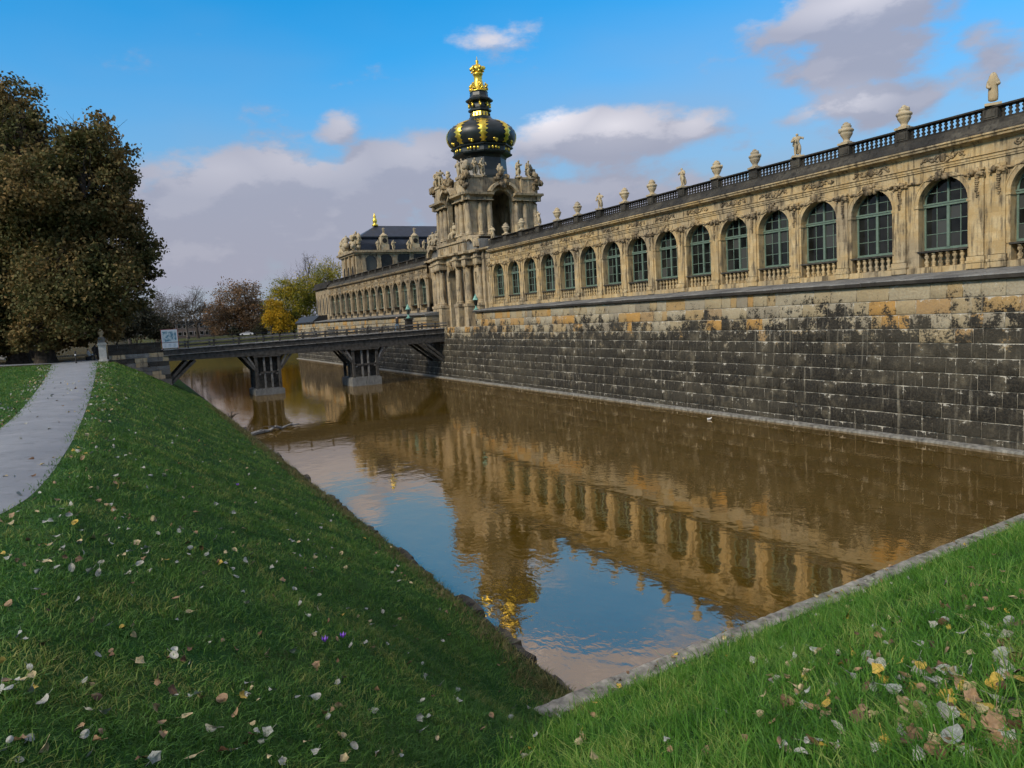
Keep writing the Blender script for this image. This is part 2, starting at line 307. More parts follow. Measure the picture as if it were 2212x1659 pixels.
MAT['grass_long'] = grass_mat('long_grass', (0.022, 0.095, 0.010), (0.085, 0.225, 0.024), (0.27, 0.34, 0.09))
MAT['grass_dry'] = grass_mat('dry_grass', (0.05, 0.065, 0.02), (0.13, 0.12, 0.05), (0.22, 0.18, 0.09))
MAT['grass_short'] = grass_mat('short_grass', (0.030, 0.100, 0.018), (0.085, 0.195, 0.030), (0.25, 0.26, 0.075))
for nm, c in (('pale', (0.30, 0.305, 0.27)), ('cream', (0.36, 0.30, 0.17)), ('tan', (0.24, 0.155, 0.085)), ('brown', (0.10, 0.052, 0.026)), ('yellow', (0.40, 0.28, 0.045)), ('silver', (0.25, 0.27, 0.245))):
    MAT['fallen_'+nm] = plain('fallen_leaf_'+nm, c, 0.7, 0, 0.3, 30.0)
MAT['skin'] = plain('skin', (0.45, 0.28, 0.2), 0.6); MAT['cloth_black'] = plain('black_cloth', (0.014, 0.014, 0.016), 0.9)
MAT['jeans'] = plain('blue_jeans', (0.10, 0.16, 0.23), 0.9); MAT['hat'] = plain('pale_cap', (0.5, 0.47, 0.44), 0.9)
MAT['cloth_white'] = plain('white_cloth', (0.65, 0.65, 0.66), 0.9); MAT['purple'] = plain('purple_petal', (0.22, 0.08, 0.55), 0.6)
MAT['feather'] = plain('white_feather', (0.75, 0.75, 0.74), 0.8, 0, 0.06); MAT['beak'] = plain('beak', (0.5, 0.28, 0.05), 0.6)
# ------------------------------------------------------------------ mesh helpers
class MB:
    def __init__(s): s.v = []; s.f = []; s.m = []; s.mi = 0
    def add(s, vs, fs):
        o = len(s.v); s.v += [tuple(map(float, p)) for p in vs]; s.f += [tuple(i+o for i in f) for f in fs]; s.m += [s.mi]*len(fs)
    def box(s, x0, x1, y0, y1, z0, z1, skip=()):
        vs = [(x, y, z) for z in (z0, z1) for y in (y0, y1) for x in (x0, x1)]
        fs = dict(bottom=(0, 2, 3, 1), top=(4, 5, 7, 6), ny=(0, 1, 5, 4), py=(2, 6, 7, 3), nx=(0, 4, 6, 2), px=(1, 3, 7, 5))
        s.add(vs, [f for k, f in fs.items() if k not in skip]); return s
    def beam(s, p0, p1, w, h, up=(0, 0, 1)):
        p0, p1 = Vector(p0), Vector(p1); d = (p1-p0).normalized(); u = Vector(up)
        sd = d.cross(u).normalized()*w/2; uu = sd.cross(d).normalized()*h/2
        vs = [p+a*sd+b*uu for p in (p0, p1) for a, b in ((-1, -1), (1, -1), (1, 1), (-1, 1))]
        s.add(vs, [(0, 1, 2, 3), (7, 6, 5, 4), (0, 4, 5, 1), (1, 5, 6, 2), (2, 6, 7, 3), (3, 7, 4, 0)]); return s
    def tube(s, p0, p1, r0, r1, n=6, caps=True):
        p0, p1 = Vector(p0), Vector(p1); d = (p1-p0)
        if d.length < 1e-6: return s
        d.normalize(); a = d.orthogonal().normalized(); b = d.cross(a)
        vs = [p+(a*math.cos(t)+b*math.sin(t))*r for p, r in ((p0, r0), (p1, r1)) for t in [2*math.pi*i/n for i in range(n)]]
        fs = [(i, (i+1) % n, n+(i+1) % n, n+i) for i in range(n)]
        if caps: fs += [tuple(range(n))[::-1], tuple(range(n, 2*n))]
        s.add(vs, fs); return s
    def lathe(s, prof, c=(0, 0, 0), n=12, rot=0.0, caps=True, sx=1.0, sy=1.0):
        vs = [(c[0]+sx*r*math.cos(rot+2*math.pi*i/n), c[1]+sy*r*math.sin(rot+2*math.pi*i/n), c[2]+z) for r, z in prof for i in range(n)]
        fs = [(j*n+i, j*n+(i+1) % n, (j+1)*n+(i+1) % n, (j+1)*n+i) for j in range(len(prof)-1) for i in range(n)]
        if caps: fs += [tuple(range(n))[::-1], tuple((len(prof)-1)*n+i for i in range(n))]
        s.add(vs, fs); return s
    def profile_y(s, prof, y0, y1):
        # closed XZ outline swept along Y
        n = len(prof); vs = [(x, y, z) for y in (y0, y1) for x, z in prof]
        s.add(vs, [(i, n+i, n+(i+1) % n, (i+1) % n) for i in range(n)]+[tuple(range(n)), tuple(range(n, 2*n))[::-1]]); return s
    def profile_x(s, prof, x0, x1):
        n = len(prof); vs = [(x, y, z) for x in (x0, x1) for y, z in prof]
        s.add(vs, [(i, (i+1) % n, n+(i+1) % n, n+i) for i in range(n)]+[tuple(range(n))[::-1], tuple(range(n, 2*n))]); return s
    def arc_band(s, yc, zc, r0, r1, x0, x1, a0=0.0, a1=math.pi, n=14):
        vs = []
        for i in range(n+1):
            a = a0+(a1-a0)*i/n; c, t = math.cos(a), math.sin(a)
            vs += [(x0, yc+r0*c, zc+r0*t), (x0, yc+r1*c, zc+r1*t), (x1, yc+r1*c, zc+r1*t), (x1, yc+r0*c, zc+r0*t)]
        fs = []
        for i in range(n):
            a, b = 4*i, 4*i+4
            fs += [(a, a+1, b+1, b), (a+1, a+2, b+2, b+1), (a+2, a+3, b+3, b+2), (a+3, a, b, b+3)]
        s.add(vs, fs+[(0, 3, 2, 1), (4*n, 4*n+1, 4*n+2, 4*n+3)]); return s
    def transform(s, fn): s.v = [tuple(fn(*p)) for p in s.v]; return s
    def mesh(s, name, mats, smooth=False):
        me = bpy.data.meshes.new(name); me.from_pydata(s.v, [], s.f); me.update()
        for m in (mats if isinstance(mats, (list, tuple)) else [mats]): me.materials.append(MAT[m])
        if any(s.m): me.polygons.foreach_set('material_index', s.m)
        import bmesh
        bm = bmesh.new(); bm.from_mesh(me); bmesh.ops.recalc_face_normals(bm, faces=bm.faces); bm.to_mesh(me); bm.free()
        if smooth: me.shade_smooth()
        return me
    def build(s, name, mats, parent=None, loc=(0, 0, 0), smooth=False): return put(name, s.mesh(name, mats, smooth), parent, loc)
def put(name, me, parent=None, loc=(0, 0, 0), rot=(0, 0, 0), scl=1.0):
    o = bpy.data.objects.new(name, me); COL.objects.link(o); o.location = loc; o.rotation_euler = rot
    o.scale = scl if isinstance(scl, (tuple, list)) else (scl,)*3
    if parent is not None: o.parent = parent
    return o
def tag(o, label=None, cat=None, group=None, kind=None):
    for k, v in (('label', label), ('category', cat), ('group', group), ('kind', kind)):
        if v: o[k] = v
    return o
def thing(name, label, cat, loc=(0, 0, 0), group=None, rz=0.0):
    o = put(name, None, None, loc, (0, 0, rz)); return tag(o, label, cat, group)
def np_mesh(name, verts, faces, mat, rnd=None, edge=None):
    verts = np.asarray(verts, np.float32); faces = np.asarray(faces, np.int32); k = faces.shape[1]
    me = bpy.data.meshes.new(name); me.vertices.add(len(verts)); me.vertices.foreach_set('co', verts.ravel())
    me.loops.add(faces.size); me.loops.foreach_set('vertex_index', faces.ravel())
    me.polygons.add(len(faces)); me.polygons.foreach_set('loop_start', np.arange(0, faces.size, k, dtype=np.int32))
    if rnd is not None:
        a = me.attributes.new('rnd', 'FLOAT', 'FACE'); a.data.foreach_set('value', np.asarray(rnd, np.float32))
    if edge is not None:
        a = me.attributes.new('edge', 'FLOAT', 'POINT'); a.data.foreach_set('value', np.asarray(edge, np.float32))
    me.materials.append(MAT[mat]); me.update(calc_edges=True); return me
DG = None
def evaluated_mesh(o, name):
    dg = bpy.context.evaluated_depsgraph_get(); dg.update()
    me = bpy.data.meshes.new_from_object(o.evaluated_get(dg)); me.name = name
    bpy.data.objects.remove(o); return me
def skin_mesh(name, joints, bones, mat, sub=2, root=0):
    me = bpy.data.meshes.new(name); me.from_pydata([j[0] for j in joints], bones, []); me.update()
    o = bpy.data.objects.new(name, me); COL.objects.link(o)
    mod = o.modifiers.new('skin', 'SKIN'); sk = me.skin_vertices[0].data
    for i, j in enumerate(joints):
        r = j[1]; sk[i].radius = r if isinstance(r, tuple) else (r, r); sk[i].use_root = (i == root)
    mod.use_smooth_shade = True
    s = o.modifiers.new('sub', 'SUBSURF'); s.levels = sub; s.render_levels = sub
    m2 = evaluated_mesh(o, name); m2.materials.clear()
    for m in (mat if isinstance(mat, (list, tuple)) else [mat]): m2.materials.append(MAT[m])
    return m2

# ------------------------------------------------------------------ terrain
def sstep(a, b, t): t = np.clip((t-a)/(b-a), 0, 1); return t*t*(3-2*t)
def kerb_y(X): return 11.12+0.083*(np.asarray(X, float)-5.0)
PATH_R = [(-30, 6.2), (-14, 7.6), (-8, 8.7), (-4.5, 9.9), (-2.7, 11.3), (-1.95, 12.5), (-1.57, 13.8), (-1.37, 17.5), (-1.36, 27.2), (-1.56, 41.4), (-2.05, 64.4), (-2.45, 84.0), (-2.5, 88)]
PATH_L = [(-30, 14.2), (-14, 15.4), (-9, 16.6), (-6, 18.4), (-4.4, 20.6), (-3.6, 23), (-3.36, 25.4), (-3.36, 27.5), (-3.5, 32), (-4.3, 49.8), (-5.5, 70), (-6.5, 84.0), (-6.6, 88)]
def gnoise(x, y):
    return (np.sin(x*1.7+y*0.9)+np.sin(x*0.8-y*1.9+1.3)+np.sin(x*3.1+y*2.3+0.5)*0.5+np.sin(x*5.3-y*4.7)*0.3)/2.8
def terr(x, y):
    x = np.asarray(x, float); y = np.asarray(y, float)
    bump = np.where((x > -8) & (x < -1.25) & (y > 8), 0.012, 0.06)*gnoise(x, y)
    zl = np.where(x < 7.15, np.clip(5.12-(x+1.0)*0.60, 0.12, 5.12), -0.9)
    crest = np.exp(-((x+0.9)/1.0)**2)*0.16
    zl = np.where(x < 7.15, zl-crest+np.where(x < -6.5, np.clip((-x-6.5)*0.02, 0, 0.45), 0), zl)
    zl = np.where(x < 7.15, np.maximum(zl-0.60*np.exp(-((x-5.6)/1.9)**2-((y-11.8)/2.6)**2), 0.14), zl)
    t = kerb_y(x)-y
    zn = np.where(t > 0, 0.34+0.53*np.maximum(t-0.24, 0)+0.12*np.sin(np.clip((t-.4)/10.2, 0, 1)*math.pi), -0.9)
    zn = np.where(zn > 5.7, 5.7+0.4*(1-np.exp(-(zn-5.7)/0.4)), zn)
    k = 0.35; h = np.clip(0.5+0.5*(zl-zn)/k, 0, 1)
    z = zn*(1-h)+zl*h+k*h*(1-h)*0.6
    far = sstep(244, 256, y)*6.15-0.9
    z = np.where((x > 7.15) & (y > 100), np.maximum(z, far), z)
    z = np.where((x > 36.6) & (y > 13) & (y < 177), 5.6, z); z = np.where((x > 75) & (y > 100), 5.6, z)
    z = z+np.where(z > 0.3, bump, 0)+np.clip((y-110)/150, 0, 1)*np.where(x < 7, 0.35, 0)
    # the path is rolled flat
    return z
xs = np.unique(np.concatenate([np.array([-3000, -1500, -700, -300, -150, -90, -60]), np.arange(-45, -8, 1.5), np.arange(-8, 9.5, 0.3), np.array([7.12, 7.16]), np.arange(9.5, 40, 0.9), np.array([36.55, 36.65, 45, 60, 74.9, 75.1, 90, 150, 300, 700, 1500, 3000])]))
ys = np.unique(np.concatenate([np.array([-3000, -1000, -300, -100, -50, -25, -12, -6]), np.arange(-4, 16, 0.3), np.arange(16, 60, 0.8), np.arange(60, 262, 2.0), np.array([176.9, 177.1]), np.array([280, 320, 420, 600, 900, 1500, 3000, 4500])]))
def build_ground():
    X, Y = np.meshgrid(xs, ys, indexing='ij'); Z = terr(X, Y)
    V = np.stack([X, Y, Z], -1).reshape(-1, 3); ny = len(ys)
    i, j = np.meshgrid(np.arange(len(xs)-1), np.arange(ny-1), indexing='ij'); a = (i*ny+j).ravel()
    me = np_mesh('ground', V, np.stack([a, a+ny, a+ny+1, a+1], 1), 'turf'); me.shade_smooth()
    tag(put('ground', me), 'grassy bank and park ground around the moat', None, None, 'structure')
build_ground()
def build_path():
    def dense(P):
        P = np.array(P, float); s = np.concatenate([[0], np.cumsum(np.hypot(*np.diff(P, axis=0).T))]); t = np.linspace(0, 1, 240)
        return np.stack([np.interp(t*s[-1], s, P[:, 0]), np.interp(t*s[-1], s, P[:, 1])], 1)
    def by_knots(P):
        P = np.array(P, float); n = len(P); t = np.linspace(0, n-1, 20*(n-1)+1)
        return np.stack([np.interp(t, np.arange(n), P[:, 0]), np.interp(t, np.arange(n), P[:, 1])], 1)
    R, L = by_knots(PATH_R), by_knots(PATH_L)
    ker = np.ones(25)/25
    for Q in (R, L, R, L, R, L):
        for c in (0, 1): Q[12:-12, c] = np.convolve(Q[:, c], ker, 'valid')
    rg = np.random.default_rng(3)
    mb = MB(); cols = 7; n = len(R)
    for i in range(n):
        for k in range(cols):
            q = L[i]+(R[i]-L[i])*k/(cols-1)
            z = float(terr(q[0], q[1]))+(0.03 if k not in (0, cols-1) else 0.004)
            mb.v.append((q[0], q[1], z))
    mb.f = [(i*cols+k, i*cols+k+1, (i+1)*cols+k+1, (i+1)*cols+k) for i in range(n-1) for k in range(cols-1)]; mb.m = [0]*len(mb.f)
    o = mb.build('footpath', 'path', smooth=True); tag(o, 'grey footpath running along the top of the bank', None, None, 'structure')
    mb = MB(); X = np.linspace(-70, 3.4, 60)
    for x in X:
        for yy in (87.9, 89.5, 91.6, 93.4):
            mb.v.append((x, yy, float(terr(x, yy))+0.04+(0.85*float(sstep(-2, 3.6, x)))))
    mb.f = [(i*4+k, i*4+k+1, i*4+k+5, i*4+k+4) for i in range(59) for k in range(3)]; mb.m = [0]*len(mb.f)
    tag(mb.build('park_path', 'path', smooth=True), 'pale cross path leading onto the bridge', None, None, 'structure')
build_path()
mb = MB(); mb.add([(6.3, 10.2, 0), (36.7, 10.2, 0), (36.7, 178, 0), (80, 178, 0), (80, 262, 0), (6.3, 262, 0)], [(0, 1, 2, 3, 4, 5)])
tag(mb.build('moat_water', 'water'), 'brown still moat water reflecting gallery and sky', None, None, 'structure')

# near stone kerb, cast in lengths, and the low edging of the left bank
kerb = thing('moat_kerb', 'low weathered concrete kerb along the near end of the moat', 'kerb', (4.0, float(kerb_y(4.0)), 0))
rng = random.Random(5)
x = 3.2
while x < 36.5:
    w = rng.uniform(1.6, 2.4); x1 = min(x+w, 36.7); m = MB()
    n = 14; prof = []
    for i in range(n+1):
        xx = x+(x1-x-0.012)*i/n; yk = float(kerb_y(xx)); j = rng.uniform(-.02, .02)
        prof.append([(xx, yk-0.20, 0.1), (xx, yk-0.18+j, 0.375+j*.8), (xx, yk+0.25, 0.40+j*.6), (xx, yk+0.31+j, 0.35), (xx, yk+0.33+j, -0.3)])
    vs = [p for c in prof for p in c]; k = 5
    m.add(vs, [(i*k+q, i*k+q+1, (i+1)*k+q+1, (i+1)*k+q) for i in range(n) for q in range(k-1)]+[tuple(range(k)), tuple(n*k+q for q in range(k))[::-1]])
    o = m.build('kerb_stone', 'concrete'); o.parent = kerb; o.location = -Vector(kerb.location); x = x1
edging = thing('bank_edging', 'dark rough stone edging along the waterline of the grassy bank', 'edging', (7.2, 12, 0))
y = 11.6; me_e = []
for i in range(6):
    m = MB(); L = 1.0
    vs = []
    for q in range(5):
        yy = q/4*0.985
        j = [rng.uniform(-.05, .05) for _ in range(4)]
        vs += [(-0.16+j[0], yy, -0.1), (-0.13+j[1], yy, 0.13+j[2]*.8), (0.12+j[3], yy, 0.15+j[1]*.8), (0.2+j[0], yy, -0.3)]
    m.add(vs, [(q*4+k, q*4+k+1, q*4+k+5, q*4+k+4) for q in range(4) for k in range(3)]+[(0, 1, 2, 3), (19, 18, 17, 16)])
    me_e.append(m.mesh('edging_stone', 'soot_band'))
while y < 60:
    s = rng.uniform(0.7, 1.4); put('edging_stone', rng.choice(me_e), edging, (rng.uniform(-.08, .08)+.1*math.sin(y*.9)+.06*math.sin(y*2.3), y-12, rng.uniform(-.05, .04)), (0, 0, 0), (1, s, 1)); y += s
m = MB(); m.box(-.1, .15, 48, 232, -.3, .12); m.build('far_edging', 'soot_band', edging)['kind'] = 'stuff'

# ------------------------------------------------------------------ moat retaining wall
K = 1.0486; XF = 38.8
def SZ(z): return CAMZ+(z-CAMZ)*K           # heights measured on the facade plane
wall = thing('moat_wall', 'tall blackened sandstone block wall rising from the moat', 'wall', (36, 40, 0))
def wx(z): return 36.0-0.045*(8.0-z)        # battered face
m = MB(); m.profile_y([(wx(-.5)+.035, -.5), (wx(6.02)+.035, 6.02), (38.5, 6.02), (38.5, -.5)], 5, 176)
m.profile_y([(wx(6.025)+.035, 6.025), (wx(7.98)+.035, 7.98), (38.5, 7.98), (38.5, 6.025)], 5, 77.6)
m.profile_y([(wx(6.025)+.035, 6.025), (wx(7.98)+.035, 7.98), (38.5, 7.98), (38.5, 6.025)], 93.2, 176)
o = m.build('mortar_core', 'mortar', wall, (-36, -40, 0))
COURSES = [-0.25, 0.47, 1.24, 1.99, 2.73, 3.48, 4.25, 4.96, 5.67, 6.40, 7.16, 7.97]
blocks = []
rg = random.Random(11)
for r in range(len(COURSES)-1):
    z0, z1 = COURSES[r], COURSES[r+1]; y = 5.0+rg.uniform(0, .8)
    while y < 176:
        w = rg.choice([0.55, 0.75, 0.9, 1.1, 1.3, 1.6, 2.0])*rg.uniform(.85, 1.15)
        if y > 90: w *= 1.2
        y1 = min(y+w, 176)
        if z1 > 6.45 and (y1 > 77.6 and y < 93.2):
            if y < 77.4 : blocks.append((y, 77.6, z0, z1))
            y = 93.2; continue
        if y1-y > 0.2: blocks.append((y, y1, z0, z1))
        y = y1
def block_geo(y0, y1, z0, z1, rg):
    g = 0.013; y0 += g; y1 -= g; z0 += g; z1 -= g; b = 0.022+rg.uniform(0, .02); p = rg.uniform(-.012, .03)
    def X(z): return wx(z)
    J = lambda: rg.uniform(-.008, .008)
    out = [(X(z0)+.06, y0, z0), (X(z0)+.06, y1, z0), (X(z1)+.06, y1, z1), (X(z1)+.06, y0, z1)]
    rim = [(X(z0)+.012-p*.3, y0+J(), z0+J()), (X(z0)+.012-p*.3, y1+J(), z0+J()), (X(z1)+.012-p*.3, y1+J(), z1+J()), (X(z1)+.012-p*.3, y0+J(), z1+J())]
    i_ = [(X(z0)-p+J(), y0+b, z0+b), (X(z0)-p+J(), y1-b, z0+b), (X(z1)-p+J(), y1-b, z1-b), (X(z1)-p+J(), y0+b, z1-b)]
    fs = [(8, 9, 10, 11)]+[(a+k, a+(k+1) % 4, a+4+(k+1) % 4, a+4+k) for a in (0, 4) for k in range(4)]
    return out+rim+i_, fs, [.4, .4, 1, 1, .4, .4, 1, 1, 0.0, 0.0, 0.5, 0.5]
def psize(b):
    yc = max((b[0]+b[1])/2, 19.5); d = math.hypot(36, yc); vis = 1 if b[1] > 18.6 else 0
    return vis*(b[1]-b[0])*36/d/d*(b[3]-b[2])/d
order = sorted(range(len(blocks)), key=lambda i: -psize(blocks[i])); single = set(order[:300])
V, Fq, Rn, Ed = [], [], [], []
for i, b in enumerate(blocks):
    vs, fs, ed = block_geo(*b, rg); rr = rg.random()
    if i in single:
        c = ((b[0]+b[1])/2, (b[2]+b[3])/2)
        me = np_mesh('stone_block', [(x-36, y-c[0], z-c[1]) for x, y, z in vs], [f[::-1] for f in fs], 'block', [rr]*len(fs), ed)
        put('stone_block', me, wall, (0, c[0]-40, c[1]))
    else:
        o_ = len(V); V += [(x-36, y-40, z) for x, y, z in vs]; Fq += [tuple(q+o_ for q in f[::-1]) for f in fs]; Rn += [rr]*len(fs); Ed += ed
put('stone_courses', np_mesh('stone_courses', V, Fq, 'block', Rn, Ed), wall)['kind'] = 'stuff'
m = MB(); m.profile_y([(35.2, -.3), (35.24, 0.115), (35.68, 0.16), (35.68, -.3)], 5, 176); m.build('foot_ledge', 'concrete', wall, (-36, -40, 0))
# side face of the stepped wall beside the gate
for (yy, s) in ((93.2, -1),):
    for r in range(8, 11):
        for q in range(3):
            m = MB(); m.box(36.02+q*.82, 36.02+q*.82+.79, yy-.05, yy+.1, COURSES[r]+.02, COURSES[r+1]-.02)
            me = m.mesh('stone_block', 'block'); a = me.attributes.new('rnd', 'FLOAT', 'FACE'); a.data.foreach_set('value', [rg.random()]*6)
            put('stone_block', me, wall, (-36, -40, 0))
# sloping coping slabs that carry the gallery front
slab_me = {}
def coping(y0, y1, step):
    y = y0
    while y < y1-.05:
        L = min(step*rg.uniform(.8, 1.2), y1-y); m = MB(); j = rg.uniform(-.012, .012)
        m.profile_y([(35.72+j, 7.99), (35.72+j, 8.17+j), (35.76+j, 8.235+j), (38.95, 8.565), (38.95, 7.985)], y+.006, y+L-.006)
        m.m[0] = 1; m.m[-1] = m.m[-1]; me_c = m.mesh('coping_slab', ['slab', 'soot']); put('coping_slab', me_c, wall, (-36, -40, 0)); y += L
coping(5, 77.75, 2.1); coping(93.0, 158, 4.0)
m = MB(); m.profile_y([(35.6, 7.99), (35.55, 8.25), (37.1, 9.55), (38.8, 9.55), (38.8, 7.99)], 158.3, 176.2)
m.build('coping_roof', 'iron', wall, (-36, -40, 0))
m = MB(); m.box(35.95, 46, 77.7, 93.1, 5.3, 6.05); tag(m.build('gate_forecourt', 'slab'), None, None, None, 'structure')
# ------------------------------------------------------------------ sculpted meshes shared by many pieces
def lumps(name, seed, mat, n=9, sx=.5, sy=.5, sz=.5, r=.22, sub=1):
    # irregular carved mass: overlapping noisy balls
    rg = random.Random(seed); import bmesh
    bm = bmesh.new()
    for i in range(n):
        c = Vector((rg.uniform(-sx, sx), rg.uniform(-sy, sy), rg.uniform(-sz, sz))); q = r*rg.uniform(.55, 1.25)
        ret = bmesh.ops.create_icosphere(bm, subdivisions=sub+1, radius=1.0)
        ax = Vector((rg.uniform(.6, 1.3), rg.uniform(.6, 1.3), rg.uniform(.6, 1.5)))
        for v in ret['verts']:
            d = v.co.copy(); k = 1+.22*math.sin(d.x*5+i)*math.sin(d.y*6+seed)+.18*math.sin(d.z*7+i*2)
            v.co = c+Vector((d.x*ax.x, d.y*ax.y, d.z*ax.z))*q*k
    me = bpy.data.meshes.new(name); bm.to_mesh(me); bm.free(); me.materials.append(MAT[mat]); me.shade_smooth(); return me
def figure(name, seed, mat='statue', pose='stand'):
    rg = random.Random(seed); u = lambda a: rg.uniform(-a, a)
    s = rg.choice((-1, 1))
    J = [((0, 0, .50), (.12, .10)), ((.015*s, 0, .61), (.10, .085)), ((0, 0, .74), (.135, .10)), ((0, -.01, .835), .05), ((.012*s, -.03, .905), .072), ((.012*s, -.03, .965), .05)]
    B = [(0, 1), (1, 2), (2, 3), (3, 4), (4, 5)]
    def limb(par, pts):
        p = par
        for q in pts: J.append(q); B.append((p, len(J)-1)); p = len(J)-1
    if pose == 'stand':
        limb(0, [((-.075, -.02, .46), .09), ((-.085, -.06*s-.03, .27), .07), ((-.09, -.0, .07), .045), ((-.10, -.08, .03), .035)])
        limb(0, [((.075, .0, .46), .09), ((.095, .05*s-.02, .27), .07), ((.10, .03, .07), .045), ((.11, -.05, .03), .035)])
        limb(0, [((.03, .09, .42), .09), ((.05, .12, .25), .10), ((.02, .11, .06), .11)])
    else:
        limb(0, [((-.09, -.10, .44), .09), ((-.11, -.24, .40), .075), ((-.12, -.26, .2), .06), ((-.12, -.30, .16), .04)])
        limb(0, [((.09, -.10, .44), .09), ((.12, -.22, .38), .075), ((.12, -.2, .2), .06), ((.13, -.25, .16), .04)])
        limb(0, [((.0, .05, .40), .16), ((.0, .02, .25), .2), ((.0, .0, .16), .22)])
    limb(2, [((-.14, 0, .785), .058), ((-.22+u(.04), -.02+u(.06), .64+u(.06)), .05), ((-.13+u(.08), -.15, .60+u(.14)), .042), ((-.06+u(.05), -.17, .62+u(.14)), .04)])
    limb(2, [((.14, 0, .785), .058), ((.23+u(.04), .0+u(.06), .66+u(.1)), .05), ((.20+u(.1), -.12, .62+u(.22)), .042), ((.15+u(.08), -.17, .66+u(.22)), .04)])
    limb(2, [((.02*s, .10, .76), .06), ((.10*s, .13, .60), .075), ((.13*s, .10, .42), .07)])
    return skin_mesh(name, J, B, mat, 1)
FIG = [figure('statue_figure', i) for i in (1, 2, 3, 4)]
SIT = [figure('seated_figure', i, 'statue', 'sit') for i in (7, 9)]
HOOD = None
def hooded():
    J = [((0, 0, .30), (.17, .15)), ((0, 0, .08), (.15, .14)), ((0, 0, .52), (.15, .13)), ((0, 0, .70), (.19, .15)), ((0, -.02, .84), (.15, .14)), ((.0, -.02, .95), (.14, .13)), ((.01, 0, 1.08), (.05, .05)),
         ((-.15, -.03, .70), .07), ((-.16, -.10, .56), .06), ((-.07, -.17, .52), .05), ((.15, -.03, .72), .07), ((.18, -.10, .62), .06), ((.10, -.18, .66), .05)]
    return skin_mesh('hooded_figure', J, [(0, 1), (0, 2), (2, 3), (3, 4), (4, 5), (5, 6), (3, 7), (7, 8), (8, 9), (3, 10), (10, 11), (11, 12)], 'statue', 1)
HOOD = hooded()
def urn_meshes():
    m = MB(); m.lathe([(.30, 0), (.30, .06), (.2, .09), (.17, .16), (.20, .24), (.33, .45), (.36, .55), (.33, .60), (.40, .64), (.43, .72), (.36, .80), (.27, .84), (.27, .9), (.30, .95), (.24, 1.03), (.12, 1.08), (.13, 1.13), (.06, 1.2), (0.01, 1.22)], n=14)
    return m.mesh('urn_body', 'statue', True)
URN = urn_meshes(); URN_TOP = lumps('urn_swag', 3, 'statue', 9, .3, .3, .05, .12)
URN_FL = lumps('urn_flowers', 8, 'statue', 8, .16, .16, .09, .11)
mb_ = MB(); mb_.box(-.36, .36, -.36, .36, 0, .12); PLINTH = mb_.mesh('plinth', 'statue')
def urn(loc, label, group, scl=1.0):
    t = thing('stone_urn', label, 'urn', loc, group)
    put('plinth', PLINTH, t, (0, 0, 0), (0, 0, 0), scl); put('urn_body', URN, t, (0, 0, .12*scl), (0, 0, random.uniform(0, 6)), scl)
    put('swag', URN_TOP, t, (0, 0, .80*scl), (0, 0, random.uniform(0, 6)), scl); put('flower_finial', URN_FL, t, (0, 0, 1.12*scl), (0, 0, random.uniform(0, 6)), scl); return t
def statue(loc, label, group, me, h, rz, name='statue', plinth=True):
    t = thing(name, label, 'statue', loc, group, rz); p = .12 if plinth else 0.0
    if plinth: put('plinth', PLINTH, t)
    put('figure', me, t, (0, 0, p-(.16*h if me in SIT else -.0)+(.14*h if me in SIT else 0)), (0, 0, 0), h); return t
BALU = MB().lathe([(.085, 0), (.085, .05), (.05, .07), (.095, .2), (.10, .24), (.045, .33), (.055, .36), (.045, .39), (.095, .47), (.085, .53), (.05, .61), (.085, .63), (.085, .68)], n=8)
BALU_D = BALU.mesh('baluster', 'soot', True); BALU_L = BALU.mesh('baluster', 'stone', True)

# ------------------------------------------------------------------ gallery wings
Z_SILL, Z_SPR, R_ARC = SZ(9.60), SZ(11.93), 1.27*K
Z_TOP = SZ(13.62)
def arch_wall(mb, y0, y1, yc, hw, zb, zs, zt, X, depth, n=16):
    # plate with an arched opening, plus its reveal
    pts = [(yc-hw, zs)]+[(yc-hw*math.cos(math.pi*i/n), zs+hw*math.sin(math.pi*i/n)) for i in range(1, n)]+[(yc+hw, zs)]
    vs = []; fs = []
    def q(*p): o = len(vs); vs.extend(p); fs.append(tuple(range(o, o+len(p))))
    q((X, y0, zb), (X, yc-hw, zb), (X, yc-hw, zs), (X, yc-hw, zt), (X, y0, zt)); q((X, yc+hw, zb), (X, y1, zb), (X, y1, zt), (X, yc+hw, zt), (X, yc+hw, zs))
    for (a, b), (c, d) in zip(pts[:-1], pts[1:]):
        q((X, a, b), (X, c, d), (X, c, zt), (X, a, zt)); q((X, a, b), (X+depth, a, b), (X+depth, c, d), (X, c, d))
    for s in (-1, 1): q((X, yc+s*hw, zb), (X+depth, yc+s*hw, zb), (X+depth, yc+s*hw, zs), (X, yc+s*hw, zs))
    q((X, yc-hw, zb), (X, yc+hw, zb), (X+depth, yc+hw, zb), (X+depth, yc-hw, zb))
    mb.add(vs, fs)
